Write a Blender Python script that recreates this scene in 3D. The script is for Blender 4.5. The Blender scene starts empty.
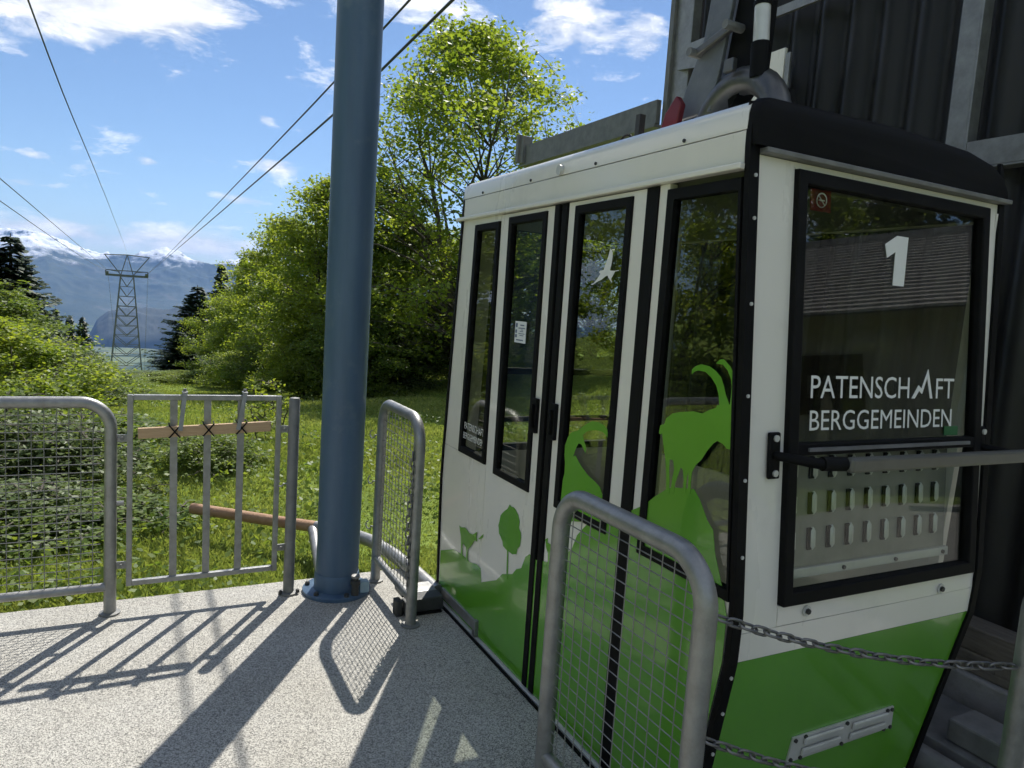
import bpy, bmesh, math, random
import numpy as np
from mathutils import Vector, Matrix
random.seed(7); rng = np.random.default_rng(7)
scene = bpy.context.scene
col = scene.collection
PI = math.pi
# ------------------------------------------------------------------ camera
cam_d = bpy.data.cameras.new('camera'); cam = bpy.data.objects.new('camera', cam_d); col.objects.link(cam)
scene.camera = cam
F = 722.0
def unit(v): return v / np.linalg.norm(v)
vy = unit(np.array([140-512, -(281-384), -F])); vx = unit(np.array([1926-512, -(400-384), -F]))
vx = unit(vx - vy*(vx@vy)); vz = np.cross(vx, vy)
Rm = np.array([vx, vy, vz]); H = 1.65
M4 = Matrix.Identity(4)
for i in range(3):
    for j in range(3): M4[i][j] = float(Rm[i][j])
M4[2][3] = H
cam.matrix_world = M4
cam_d.sensor_width = 36; cam_d.lens = F/1024*36; cam_d.clip_start = 0.05; cam_d.clip_end = 60000
# ------------------------------------------------------------------ sun and sky
SUN = Vector((0.345, 0.525, 0.778)).normalized()
EL = math.asin(SUN.z); AZ = math.atan2(SUN.x, SUN.y)
sd = bpy.data.lights.new('sun', 'SUN'); sun = bpy.data.objects.new('sun', sd); col.objects.link(sun)
sd.energy = 5.0; sd.angle = math.radians(0.53); sd.color = (1.0, 0.955, 0.88)
sun.rotation_euler = SUN.to_track_quat('Z', 'Y').to_euler()
world = bpy.data.worlds.new('World'); scene.world = world; world.use_nodes = True
wt = world.node_tree; wt.nodes.clear()
class NT:
    """tiny helper for building node trees"""
    def __init__(s, t): s.t = t
    def n(s, typ, props=None, **inp):
        nd = s.t.nodes.new(typ)
        for k, v in (props or {}).items(): setattr(nd, k, v)
        for k, v in inp.items():
            k2 = int(k[1:]) if k[0] == 'i' and k[1:].isdigit() else k.replace('_', ' ')
            s.set(nd.inputs[k2], v)
        return nd
    def set(s, sock, v):
        if isinstance(v, bpy.types.NodeSocket): s.t.links.new(v, sock)
        else: sock.default_value = v
    def m(s, op, a, b=0.0, c=0.0, clamp=False):
        nd = s.t.nodes.new('ShaderNodeMath'); nd.operation = op; nd.use_clamp = clamp
        for q, v in zip(nd.inputs, (a, b, c)): s.set(q, v)
        return nd.outputs[0]
    def mix(s, f, a, b, blend='MIX'):
        nd = s.t.nodes.new('ShaderNodeMix'); nd.data_type = 'RGBA'; nd.blend_type = blend
        s.set(nd.inputs[0], f); s.set(nd.inputs[6], a); s.set(nd.inputs[7], b)
        return nd.outputs[2]
    def ramp(s, f, stops):
        nd = s.t.nodes.new('ShaderNodeValToRGB'); s.set(nd.inputs[0], f)
        e = nd.color_ramp.elements
        while len(e) < len(stops): e.new(0.5)
        for el, (p, c) in zip(e, stops):
            el.position = p; el.color = c if len(c) == 4 else (*c, 1)
        return nd.outputs[0]
W = NT(wt)
sky = W.n('ShaderNodeTexSky', {'sky_type': 'NISHITA', 'sun_disc': False, 'sun_elevation': EL, 'sun_rotation': AZ,
                               'air_density': 1.0, 'dust_density': 0.15, 'ozone_density': 4.0, 'altitude': 1000})
tc = W.n('ShaderNodeTexCoord'); sep = W.n('ShaderNodeSeparateXYZ', i0=tc.outputs['Generated'])
dx, dy, dz = sep.outputs
az = W.m('ARCTAN2', dx, dy); el = W.m('ARCSINE', dz)
# cloud field: fractal noise on the direction, gathered into banks
stre = W.n('ShaderNodeVectorMath', {'operation': 'MULTIPLY'}, i0=tc.outputs['Generated'], i1=(1.0, 1.0, 2.6))
n1 = W.n('ShaderNodeTexNoise', i0=stre.outputs[0], Scale=13.0, Detail=10.0, Roughness=0.64, Distortion=0.25).outputs[0]
n0 = W.n('ShaderNodeTexNoise', i0=stre.outputs[0], Scale=2.6, Detail=3.0, Roughness=0.5).outputs[0]
banks = None
D = math.radians
for a, e, sa, se, w in [(-4.5, 17.4, 5.6, 2.5, .52), (2.2, 18.4, 3.6, 1.9, .42), (17, 21.6, 5.0, 1.5, .36), (30, 20.5, 3.6, 2.3, .30), (36, 20.0, 2.2, 2.2, .22),
                       (8.8, 8.9, 1.7, .65, .36), (6.4, 6.3, 2.3, .45, .30), (0.5, 8.1, 1.1, .42, .30), (-7, 5.8, 1.8, .42, .30), (-6.2, 7.6, .9, .35, .26), (-6.0, 2.9, 3.2, .75, .32),
                       (3.0, 2.9, 7, .95, .34), (8.0, 12.1, .9, .4, .26), (-3, 7.2, 3.0, .5, .12), (14, 15, 2.0, 1.0, .10)]:
    u = W.m('DIVIDE', W.m('SUBTRACT', az, D(a)), D(sa)); v = W.m('DIVIDE', W.m('SUBTRACT', el, D(e)), D(se))
    r2 = W.m('ADD', W.m('MULTIPLY', u, u), W.m('MULTIPLY', v, v))
    g = W.m('MULTIPLY', W.m('POWER', 2.718, W.m('MULTIPLY', r2, -1.0)), w)
    banks = g if banks is None else W.m('ADD', banks, g)
# away from the view: thicker banks from low noise, added to whiten skylight
far = W.m('MULTIPLY', W.m('SUBTRACT', n0, 0.42), 1.6)
gate_ = W.m('GREATER_THAN', W.m('ABSOLUTE', W.m('SUBTRACT', az, D(14))), D(27))
bank_all = W.m('ADD', banks, W.m('MULTIPLY', far, gate_))
dens = W.m('ADD', W.m('SUBTRACT', n1, 0.60), bank_all)
cf = W.m('MULTIPLY', W.m('SMOOTH_MIN', W.m('MAXIMUM', W.m('MULTIPLY', dens, 4.2), 0.0), 1.0, 0.2), 0.93, clamp=True)
cf = W.m('MULTIPLY', cf, W.m('GREATER_THAN', dz, -0.02))
shade = W.ramp(n1, [(0.40, (7.4, 7.6, 8.0)), (0.70, (12.5, 12.4, 12.2))])
skyc = W.mix(cf, sky.outputs[0], shade)
bg = W.n('ShaderNodeBackground', Color=skyc, Strength=0.092)
W.n('ShaderNodeOutputWorld', Surface=bg.outputs[0])
scene.view_settings.view_transform = 'Standard'; scene.view_settings.look = 'None'
scene.view_settings.gamma = 1; scene.view_settings.exposure = 0.42; scene.view_settings.use_curve_mapping = False
scene.cycles.use_denoising = True
scene.cycles.max_bounces = 7; scene.cycles.diffuse_bounces = 3; scene.cycles.transparent_max_bounces = 24; scene.cycles.volume_bounces = 0
scene.cycles.sample_clamp_indirect = 6
scene.cycles.use_light_tree = False
scene.cycles.use_adaptive_sampling = True; scene.cycles.adaptive_threshold = 0.02; scene.cycles.adaptive_min_samples = 12
world.cycles.sampling_method = 'MANUAL'; world.cycles.sample_map_resolution = 512

# ------------------------------------------------------------------ materials
def new_mat(name):
    m = bpy.data.materials.new(name); m.use_nodes = True
    m.node_tree.nodes.clear(); return m, NT(m.node_tree)
def c4(c): return (*c, 1.0)
def pbr(name, col_a, col_b=None, rough=0.5, metal=0.0, scale=6.0, bump=0.0, bscale=None, coat=0.0, rvar=0.12, detail=6, streak=None, spec=0.5, dirt=None):
    m, T = new_mat(name)
    tc = T.n('ShaderNodeTexCoord'); co = tc.outputs['Object']
    if streak is not None:
        co2 = T.n('ShaderNodeVectorMath', {'operation': 'MULTIPLY'}, i0=co, i1=streak).outputs[0]
    else: co2 = co
    nz = T.n('ShaderNodeTexNoise', i0=co2, Scale=scale, Detail=detail, Roughness=0.6)
    f = T.m('MULTIPLY_ADD', nz.outputs[0], 2.4, -0.7, clamp=True)
    colr = T.mix(f, c4(col_a), c4(col_b or col_a))
    if dirt:
        nd = T.n('ShaderNodeTexNoise', i0=co, Scale=dirt[1], Detail=8.0, Roughness=0.7)
        fd = T.m('MULTIPLY', T.m('MULTIPLY_ADD', nd.outputs[0], 5.0, -2.8, clamp=True), dirt[2])
        colr = T.mix(fd, colr, c4(dirt[0]))
    rg = T.m('MULTIPLY_ADD', nz.outputs[0], rvar*2, rough - rvar)
    b = T.n('ShaderNodeBsdfPrincipled', Base_Color=colr, Roughness=rg, Metallic=metal)
    b.inputs['Specular IOR Level'].default_value = spec
    b.inputs['Coat Weight'].default_value = coat; b.inputs['Coat Roughness'].default_value = 0.06
    if bump:
        nb = T.n('ShaderNodeTexNoise', i0=co, Scale=bscale or scale*6, Detail=4.0)
        bp = T.n('ShaderNodeBump', Strength=bump, Distance=0.02, Height=nb.outputs[0])
        T.t.links.new(bp.outputs[0], b.inputs['Normal'])
    T.n('ShaderNodeOutputMaterial', Surface=b.outputs[0])
    return m
def leaf_mat(name, ca, cb, trans, k=0.45):
    m, T = new_mat(name)
    g = T.n('ShaderNodeNewGeometry'); tc = T.n('ShaderNodeTexCoord')
    nz = T.n('ShaderNodeTexNoise', i0=tc.outputs['Object'], Scale=0.9, Detail=3.0)
    f = T.m('ADD', T.m('MULTIPLY', g.outputs['Random Per Island'], 0.65), T.m('MULTIPLY_ADD', nz.outputs[0], 1.6, -0.6), clamp=True)
    c = T.mix(f, c4(ca), c4(cb))
    d = T.n('ShaderNodeBsdfPrincipled', Base_Color=c, Roughness=0.5)
    d.inputs['Specular IOR Level'].default_value = 0.35
    t = T.n('ShaderNodeBsdfTranslucent', Color=T.mix(1.0, c, c4(trans), 'MULTIPLY'))
    mx = T.n('ShaderNodeMixShader', i0=k, i1=d.outputs[0], i2=t.outputs[0])
    T.n('ShaderNodeOutputMaterial', Surface=mx.outputs[0])
    return m
def glass_mat(name, tint, f0=0.05, refl=(1, 1, 1), k=0.85):
    m, T = new_mat(name)
    fr = T.n('ShaderNodeLayerWeight', Blend=0.5)
    fac = T.m('MULTIPLY_ADD', T.m('POWER', fr.outputs['Facing'], 5.0), k, f0, clamp=True)
    tc = T.n('ShaderNodeTexCoord')
    nb = T.n('ShaderNodeTexNoise', i0=tc.outputs['Object'], Scale=2.2, Detail=1.0)
    bp = T.n('ShaderNodeBump', Strength=0.05, Distance=0.012, Height=nb.outputs[0])
    tr = T.n('ShaderNodeBsdfTransparent', Color=c4(tint))
    gl = T.n('ShaderNodeBsdfGlossy', Color=c4(refl), Roughness=0.012, Normal=bp.outputs[0])
    mx = T.n('ShaderNodeMixShader', i0=fac, i1=tr.outputs[0], i2=gl.outputs[0])
    T.n('ShaderNodeOutputMaterial', Surface=mx.outputs[0])
    return m
def floor_mat():
    m, T = new_mat('granulate_floor')
    tc = T.n('ShaderNodeTexCoord'); co = tc.outputs['Object']
    v = T.n('ShaderNodeTexVoronoi', i0=co, Scale=270.0)
    sepc = T.n('ShaderNodeSeparateColor', i0=v.outputs['Color'])
    base = T.ramp(sepc.outputs[0], [(0.0, (0.115, 0.115, 0.108)), (0.25, (0.26, 0.255, 0.235)), (0.55, (0.46, 0.45, 0.415)), (1.0, (0.65, 0.635, 0.58))])
    n2 = T.n('ShaderNodeTexNoise', i0=co, Scale=1.3, Detail=7.0, Roughness=0.6)
    base = T.mix(T.m('MULTIPLY_ADD', n2.outputs[0], 2.2, -0.75, clamp=True), T.mix(1.0, base, c4((0.80, 0.78, 0.74)), 'MULTIPLY'), base)
    st = T.n('ShaderNodeTexNoise', i0=co, Scale=4.5, Detail=5.0, Roughness=0.7)
    base = T.mix(T.m('MULTIPLY', T.m('MULTIPLY_ADD', st.outputs[0], 9.0, -6.1, clamp=True), 0.5), base, c4((0.24, 0.17, 0.11)))
    scuff = T.n('ShaderNodeTexNoise', i0=T.n('ShaderNodeVectorMath', {'operation': 'MULTIPLY'}, i0=co, i1=(3.0, 0.7, 1.0)).outputs[0], Scale=2.2, Detail=6.0)
    base = T.mix(T.m('MULTIPLY', T.m('MULTIPLY_ADD', scuff.outputs[0], 6.0, -3.9, clamp=True), 0.4), base, c4((0.12, 0.12, 0.12)))
    b = T.n('ShaderNodeBsdfPrincipled', Base_Color=base, Roughness=0.75)
    bp = T.n('ShaderNodeBump', Strength=0.5, Distance=0.004, Height=v.outputs['Distance'])
    T.t.links.new(bp.outputs[0], b.inputs['Normal'])
    T.n('ShaderNodeOutputMaterial', Surface=b.outputs[0]); return m
def ground_mat():
    m, T = new_mat('meadow_ground')
    g = T.n('ShaderNodeNewGeometry'); sp = T.n('ShaderNodeSeparateXYZ', i0=g.outputs['Position'])
    co = g.outputs['Position']
    a = T.n('ShaderNodeTexNoise', i0=co, Scale=0.8, Detail=8.0, Roughness=0.65)
    near = T.ramp(a.outputs[0], [(0.3, (0.08, 0.12, 0.02)), (0.5, (0.14, 0.20, 0.03)), (0.7, (0.20, 0.25, 0.055))])
    v = T.n('ShaderNodeTexVoronoi', i0=co, Scale=0.0042); vs = T.n('ShaderNodeSeparateColor', i0=v.outputs['Color'])
    fields = T.ramp(vs.outputs[0], [(0.0, (0.025, 0.04, 0.02)), (0.35, (0.06, 0.09, 0.035)), (0.6, (0.12, 0.16, 0.06)), (0.8, (0.17, 0.19, 0.10)), (1.0, (0.06, 0.075, 0.04))])
    fs = T.n('ShaderNodeTexNoise', i0=co, Scale=0.006, Detail=8.0, Roughness=0.7)
    fields = T.mix(T.m('MULTIPLY_ADD', fs.outputs[0], 7.0, -3.6, clamp=True), fields, c4((0.018, 0.035, 0.018)))
    f = T.m('DIVIDE', T.m('SUBTRACT', sp.outputs[1], 250.0), 300.0, clamp=True)
    c = T.mix(f, near, fields)
    b = T.n('ShaderNodeBsdfPrincipled', Base_Color=c, Roughness=0.9)
    b.inputs['Specular IOR Level'].default_value = 0.15
    bp = T.n('ShaderNodeBump', Strength=0.6, Distance=0.08, Height=T.n('ShaderNodeTexNoise', i0=co, Scale=9.0, Detail=5.0).outputs[0])
    T.t.links.new(bp.outputs[0], b.inputs['Normal'])
    T.n('ShaderNodeOutputMaterial', Surface=b.outputs[0]); return m
def mountain_mat(snow_z, soft):
    m, T = new_mat('mountain_rock')
    g = T.n('ShaderNodeNewGeometry'); sp = T.n('ShaderNodeSeparateXYZ', i0=g.outputs['Position'])
    nn = T.n('ShaderNodeSeparateXYZ', i0=g.outputs['Normal'])
    a = T.n('ShaderNodeTexNoise', i0=g.outputs['Position'], Scale=0.0024, Detail=9.0, Roughness=0.68)
    rock = T.ramp(a.outputs[0], [(0.3, (0.03, 0.05, 0.03)), (0.55, (0.07, 0.09, 0.06)), (0.75, (0.17, 0.16, 0.14))])
    h = T.m('DIVIDE', T.m('SUBTRACT', T.m('ADD', sp.outputs[2], T.m('MULTIPLY_ADD', a.outputs[0], 620.0, -310.0)), snow_z), soft, clamp=True)
    fine = T.n('ShaderNodeTexNoise', i0=g.outputs['Position'], Scale=0.011, Detail=8.0, Roughness=0.7)
    steep = T.m('ADD', T.m('MULTIPLY_ADD', nn.outputs[2], 6.0, -4.3), T.m('MULTIPLY_ADD', fine.outputs[0], 6.0, -2.6), clamp=True)
    s = T.m('MULTIPLY', h, steep)
    c = T.mix(s, rock, c4((0.86, 0.88, 0.92)))
    b = T.n('ShaderNodeBsdfPrincipled', Base_Color=c, Roughness=0.85)
    b.inputs['Specular IOR Level'].default_value = 0.1
    T.n('ShaderNodeOutputMaterial', Surface=b.outputs[0]); return m

MT = {}
MT['floor'] = floor_mat(); MT['ground'] = ground_mat()
MT['white'] = pbr('white_paint', (0.77, 0.74, 0.66), (0.82, 0.79, 0.715), 0.28, 0, 2.5, coat=0.5, rvar=0.05, dirt=((0.55, 0.53, 0.47), 3.0, 0.35), streak=(1, 1, .3))
MT['green'] = pbr('green_film', (0.105, 0.32, 0.024), (0.12, 0.35, 0.03), 0.22, 0, 3, coat=0.6, rvar=0.04)
MT['black'] = pbr('black_trim', (0.004, 0.004, 0.0042), (0.008, 0.008, 0.008), 0.6, 0, 8, rvar=0.1, spec=0.13)
MT['rubber'] = pbr('black_rubber', (0.004, 0.004, 0.004), (0.009, 0.009, 0.009), 0.65, 0, 10, rvar=0.1, spec=0.15)
MT['galv'] = pbr('galvanised_steel', (0.23, 0.23, 0.222), (0.36, 0.36, 0.35), 0.46, 0.65, 16, 0.08, rvar=0.14, dirt=((0.20, 0.18, 0.15), 7, 0.6))
MT['galv_dull'] = pbr('weathered_galvanised_steel', (0.15, 0.15, 0.143), (0.25, 0.25, 0.24), 0.6, 0.35, 12, 0.1, rvar=0.12, dirt=((0.16, 0.14, 0.11), 6, 0.6))
MT['wire'] = pbr('galvanised_wire', (0.19, 0.19, 0.18), (0.27, 0.27, 0.26), 0.5, 0.4, 20)
MT['alu'] = pbr('brushed_aluminium', (0.55, 0.55, 0.52), (0.66, 0.66, 0.63), 0.42, 0.25, 10, rvar=0.1, dirt=((0.35, 0.33, 0.30), 9, 0.5))
MT['louvre'] = pbr('louvre_sheet', (0.20, 0.20, 0.185), (0.29, 0.29, 0.27), 0.4, 0.3, 10, rvar=0.1, dirt=((0.18, 0.17, 0.15), 9, 0.5))
MT['chain'] = pbr('chain_steel', (0.13, 0.13, 0.125), (0.26, 0.25, 0.24), 0.42, 0.7, 40, rvar=0.15)
MT['blue'] = pbr('blue_pole_paint', (0.042, 0.085, 0.150), (0.075, 0.130, 0.20), 0.48, 0.0, 3.2, 0.05, streak=(3, 3, .35), coat=0.08, dirt=((0.17, 0.21, 0.24), 5, 0.5))
MT['blue_light'] = pbr('light_blue_clamp_paint', (0.20, 0.32, 0.40), (0.28, 0.38, 0.44), 0.5, 0, 14)
MT['rust'] = pbr('rusty_steel', (0.28, 0.15, 0.085), (0.42, 0.27, 0.17), 0.75, 0.2, 9, 0.2, dirt=((0.10, 0.05, 0.03), 14, 0.7))
MT['wood'] = pbr('pale_plank_wood', (0.40, 0.26, 0.14), (0.52, 0.37, 0.22), 0.7, 0, 9, 0.15, streak=(1, 12, 12))
MT['old_wood'] = pbr('weathered_timber', (0.10, 0.085, 0.065), (0.20, 0.175, 0.14), 0.8, 0, 7, 0.3, streak=(12, 1, 12))
MT['corr'] = pbr('dark_corrugated_sheet', (0.018, 0.0172, 0.0165), (0.030, 0.0285, 0.027), 0.42, 0.0, 3, streak=(1, 1, .2), rvar=0.08, spec=0.3)
MT['concrete'] = pbr('concrete', (0.22, 0.215, 0.20), (0.33, 0.32, 0.30), 0.85, 0, 5, 0.3, 60, dirt=((0.12, 0.115, 0.10), 3, 0.6))
MT['dark_metal'] = pbr('dark_bumper_metal', (0.035, 0.036, 0.036), (0.07, 0.07, 0.068), 0.55, 0.4, 18, 0.1)
MT['bar'] = pbr('grey_olive_bar', (0.10, 0.10, 0.085), (0.15, 0.148, 0.13), 0.45, 0.3, 9)
MT['cast'] = pbr('cast_steel', (0.10, 0.10, 0.10), (0.17, 0.17, 0.165), 0.38, 0.6, 9, rvar=0.1)
MT['arm'] = pbr('blue_grey_arm_steel', (0.13, 0.14, 0.155), (0.19, 0.20, 0.215), 0.5, 0.4, 12, 0.08)
MT['cable'] = pbr('steel_rope', (0.06, 0.062, 0.066), (0.10, 0.10, 0.105), 0.5, 0.5, 40)
MT['pylon'] = pbr('pylon_steel', (0.09, 0.105, 0.10), (0.14, 0.15, 0.145), 0.6, 0.4, 2)
MT['red'] = pbr('red_paint', (0.12, 0.010, 0.018), (0.17, 0.015, 0.025), 0.45, 0, 6)
MT['sign_red'] = pbr('red_sign_print', (0.24, 0.012, 0.025), (0.26, 0.015, 0.03), 0.4, 0, 6)
MT['print_white'] = pbr('white_film', (0.78, 0.78, 0.74), (0.80, 0.80, 0.77), 0.4, 0, 4)
MT['paper'] = pbr('paper_notice', (0.72, 0.74, 0.74), (0.76, 0.77, 0.77), 0.6, 0, 4)
MT['ink'] = pbr('printed_ink', (0.10, 0.13, 0.22), (0.13, 0.17, 0.24), 0.6, 0, 9)
MT['interior'] = pbr('cabin_lining', (0.16, 0.16, 0.155), (0.20, 0.20, 0.19), 0.6, 0, 3)
MT['glass'] = glass_mat('tinted_window_glass', (0.74, 0.76, 0.72), 0.075)
MT['glass_low'] = glass_mat('clear_window_glass', (0.90, 0.92, 0.89), 0.022)
MT['bark'] = pbr('grey_bark', (0.06, 0.05, 0.038), (0.12, 0.105, 0.08), 0.9, 0, 8, 0.3)
MT['bark2'] = pbr('spruce_bark', (0.05, 0.035, 0.025), (0.085, 0.065, 0.05), 0.9, 0, 8, 0.3)
MT['leaf_maple'] = leaf_mat('maple_leaves', (0.11, 0.18, 0.022), (0.25, 0.32, 0.05), (1.7, 1.55, 0.8), 0.55)
MT['leaf_fresh'] = leaf_mat('fresh_beech_leaves', (0.13, 0.21, 0.026), (0.27, 0.33, 0.055), (1.65, 1.5, 0.75), 0.54)
MT['leaf_mid'] = leaf_mat('hazel_leaves', (0.095, 0.165, 0.028), (0.20, 0.265, 0.055), (1.55, 1.4, 0.75), 0.5)
MT['leaf_dull'] = leaf_mat('grey_green_leaves', (0.08, 0.125, 0.04), (0.18, 0.23, 0.085), (1.3, 1.25, 0.8), 0.4)
MT['needle'] = leaf_mat('spruce_needles', (0.016, 0.036, 0.016), (0.040, 0.072, 0.028), (1, 1, 0.8), 0.2)
MT['grass'] = leaf_mat('grass_blades', (0.15, 0.215, 0.045), (0.32, 0.365, 0.115), (1.35, 1.3, 0.75), 0.45)
MT['roof'] = pbr('grey_shingles', (0.16, 0.15, 0.14), (0.30, 0.285, 0.265), 0.75, 0, 6, 0.2, streak=(1, 1, 1))
MT['plaster'] = pbr('old_plaster', (0.30, 0.28, 0.24), (0.38, 0.36, 0.31), 0.9, 0, 2, 0.2)
MT['shutter'] = pbr('dark_brown_boards', (0.05, 0.035, 0.025), (0.08, 0.06, 0.04), 0.8, 0, 6)
MT['bin_green'] = pbr('green_plastic', (0.02, 0.12, 0.04), (0.03, 0.14, 0.05), 0.5, 0, 6)
MT['gravel'] = pbr('gravel_forecourt', (0.24, 0.23, 0.21), (0.38, 0.37, 0.34), 0.9, 0, 20, 0.5, 90)

# ------------------------------------------------------------------ mesh helpers
ORG = {}
class MB:
    def __init__(s): s.v = []; s.f = []
    def add(s, vs, fs):
        o = len(s.v); s.v += [tuple(float(a) for a in p) for p in vs]; s.f += [tuple(i+o for i in q) for q in fs]; return s
    def box(s, x0, x1, y0, y1, z0, z1):
        vs = [(x0,y0,z0),(x1,y0,z0),(x1,y1,z0),(x0,y1,z0),(x0,y0,z1),(x1,y0,z1),(x1,y1,z1),(x0,y1,z1)]
        return s.add(vs, [(0,3,2,1),(4,5,6,7),(0,1,5,4),(1,2,6,5),(2,3,7,6),(3,0,4,7)])
    def bar(s, a, b, w, h, up=(0,0,1)):
        a = Vector(a); b = Vector(b); d = (b-a).normalized(); u = Vector(up)
        if abs(d.dot(u)) > .98: u = Vector((0,1,0))
        x = d.cross(u).normalized()*(w/2); z = x.cross(d).normalized()*(h/2)
        vs = [a-x-z, a+x-z, a+x+z, a-x+z, b-x-z, b+x-z, b+x+z, b-x+z]
        return s.add(vs, [(0,1,2,3),(4,7,6,5),(0,4,5,1),(1,5,6,2),(2,6,7,3),(3,7,4,0)])
    def tube(s, pts, r, seg=10, cap=True, closed=False):
        pts = [Vector(p) for p in pts]; n = len(pts); rs = r if isinstance(r, (list, tuple)) else [r]*n
        vs = []; u = None
        for i, p in enumerate(pts):
            if closed: t = pts[(i+1) % n]-pts[i-1]
            else: t = pts[min(i+1, n-1)]-pts[max(i-1, 0)]
            t.normalize()
            if u is None:
                u = t.orthogonal().normalized()
            else:
                u = (u-t*u.dot(t))
                if u.length < 1e-6: u = t.orthogonal()
                u.normalize()
            w = t.cross(u)
            for k in range(seg):
                a = 2*PI*k/seg+PI/seg
                vs.append(p+(u*math.cos(a)+w*math.sin(a))*rs[i])
        fs = []
        rng_ = range(n if closed else n-1)
        for i in rng_:
            j = (i+1) % n
            for k in range(seg):
                k2 = (k+1) % seg
                fs.append((i*seg+k, i*seg+k2, j*seg+k2, j*seg+k))
        if cap and not closed:
            fs.append(tuple(range(seg))[::-1]); fs.append(tuple((n-1)*seg+k for k in range(seg)))
        return s.add(vs, fs)
    def cyl(s, a, b, r, seg=12): return s.tube([a, b], r, seg)
    def lathe(s, c, prof, seg=24):
        vs = []; n = len(prof)
        for r, z in prof:
            for k in range(seg):
                a = 2*PI*k/seg; vs.append((c[0]+r*math.cos(a), c[1]+r*math.sin(a), c[2]+z))
        fs = [(i*seg+k, i*seg+(k+1) % seg, (i+1)*seg+(k+1) % seg, (i+1)*seg+k) for i in range(n-1) for k in range(seg)]
        fs += [tuple(range(seg))[::-1], tuple((n-1)*seg+k for k in range(seg))]
        return s.add(vs, fs)
    def prism(s, poly, d0, d1, mp):
        """extrude polygon (u,v) from depth d0 to d1 through mapping mp(u,v,d)"""
        n = len(poly)
        vs = [mp(u, v, d0) for u, v in poly]+[mp(u, v, d1) for u, v in poly]
        fs = [tuple(range(n)), tuple(range(2*n-1, n-1, -1))]+[(i, i+n, (i+1) % n+n, (i+1) % n) for i in range(n)]
        return s.add(vs, fs)
    def ring(s, outer, inner, d0, d1, mp):
        n = len(outer); vs = []
        for d in (d0, d1):
            vs += [mp(u, v, d) for u, v in outer]+[mp(u, v, d) for u, v in inner]
        fs = []
        for i in range(n):
            j = (i+1) % n
            fs += [(i, j, j+n, i+n), (i+2*n, i+3*n, j+3*n, j+2*n), (i, i+2*n, j+2*n, j), (i+n, j+n, j+3*n, i+3*n)]
        return s.add(vs, fs)
    def mesh(s, name, org=(0,0,0), tri=False):
        me = bpy.data.meshes.new(name)
        o = Vector(org)
        me.from_pydata([tuple(Vector(p)-o) for p in s.v], [], s.f); me.validate()
        bm = bmesh.new(); bm.from_mesh(me); bmesh.ops.recalc_face_normals(bm, faces=bm.faces)
        if tri: bmesh.ops.triangulate(bm, faces=bm.faces, ngon_method='EAR_CLIP')
        bm.to_mesh(me); bm.free()
        return me
    def build(s, name, mat, parent=None, smooth=True, bevel=0.0, tri=False, stuff=False, label=None):
        org = ORG.get(parent.name, (0,0,0)) if parent else (0,0,0)
        me = s.mesh(name, org, tri)
        o = obj_from(name, me, mat, parent)
        if parent: ORG[o.name] = org
        if smooth:
            me.polygons.foreach_set('use_smooth', [True]*len(me.polygons)); me.set_sharp_from_angle(angle=math.radians(38))
        if bevel:
            b = o.modifiers.new('bevel', 'BEVEL'); b.width = bevel; b.segments = 2; b.limit_method = 'ANGLE'
        if stuff: o['kind'] = 'stuff'
        if label: o['label'] = label
        return o
def obj_from(name, me, mat, parent=None):
    o = bpy.data.objects.new(name, me); col.objects.link(o)
    if mat is not None: me.materials.append(MT[mat] if isinstance(mat, str) else mat)
    if parent: o.parent = parent
    return o
def thing(name, label, cat, loc=(0,0,0), group=None):
    o = bpy.data.objects.new(name, None); col.objects.link(o); o.location = loc; o.empty_display_size = 0.2
    ORG[o.name] = tuple(loc); return tag(o, label, cat, group)
def tag(o, label, cat, group=None):
    o['label'] = label; o['category'] = cat
    if group: o['group'] = group
    return o
def structure(o): o['kind'] = 'structure'; return o
def np_mesh(name, v, f):
    """v (n,3), f (m,k) -> mesh"""
    me = bpy.data.meshes.new(name); k = f.shape[1]
    me.vertices.add(len(v)); me.vertices.foreach_set('co', np.asarray(v, np.float32).ravel())
    me.loops.add(f.size); me.loops.foreach_set('vertex_index', np.asarray(f, np.int32).ravel())
    me.polygons.add(len(f)); me.polygons.foreach_set('loop_start', np.arange(0, f.size, k, dtype=np.int32))
    me.polygons.foreach_set('loop_total', np.full(len(f), k, np.int32))
    me.update(); me.validate(); return me
def arc(c, r, a0, a1, n, e1, e2):
    c = Vector(c); e1 = Vector(e1); e2 = Vector(e2)
    return [c+e1*(r*math.cos(a0+(a1-a0)*i/n))+e2*(r*math.sin(a0+(a1-a0)*i/n)) for i in range(n+1)]

# ------------------------------------------------------------------ ground, platform, far country
def sstep(a, b, x): t = np.clip((x-a)/(b-a), 0, 1); return t*t*(3-2*t)
def gz(x, y):
    x = np.asarray(x, float); y = np.asarray(y, float)
    t = np.clip(y-4, 0, 110); z = -.16-.06*t-.0007*t*t
    t2 = np.clip(y-114, 0, None); z = z-.34*t2
    fade = 1-sstep(60, 200, y)
    z = z+fade*(.13*np.clip(x-4-.05*y, 0, 45)*sstep(3, 12, y)+.17*np.clip(-x-5-.02*y, 0, 45)-.35*sstep(0, 4, -x)*sstep(4, 9, y))
    z = z+(.12*np.sin(x*.9+.4*y)*np.sin(y*.6+1)+.35*np.sin(x*.21+2)*np.sin(y*.17))*sstep(4.5, 9, np.abs(y)+np.abs(x)*.3)*fade
    back = sstep(14, 40, -y+.5*x); z = z+back*5.0*(y < 4)
    z = np.maximum(z, -452+6*np.sin(x*.003)*np.sin(y*.002))
    pit = sstep(-5.0, -4.6, x)*(1-sstep(4.5, 4.9, x))*sstep(-5.4, -5.0, y)*(1-sstep(3.85, 4.12, y))
    return z*(1-pit)+pit*(-.95)
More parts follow.
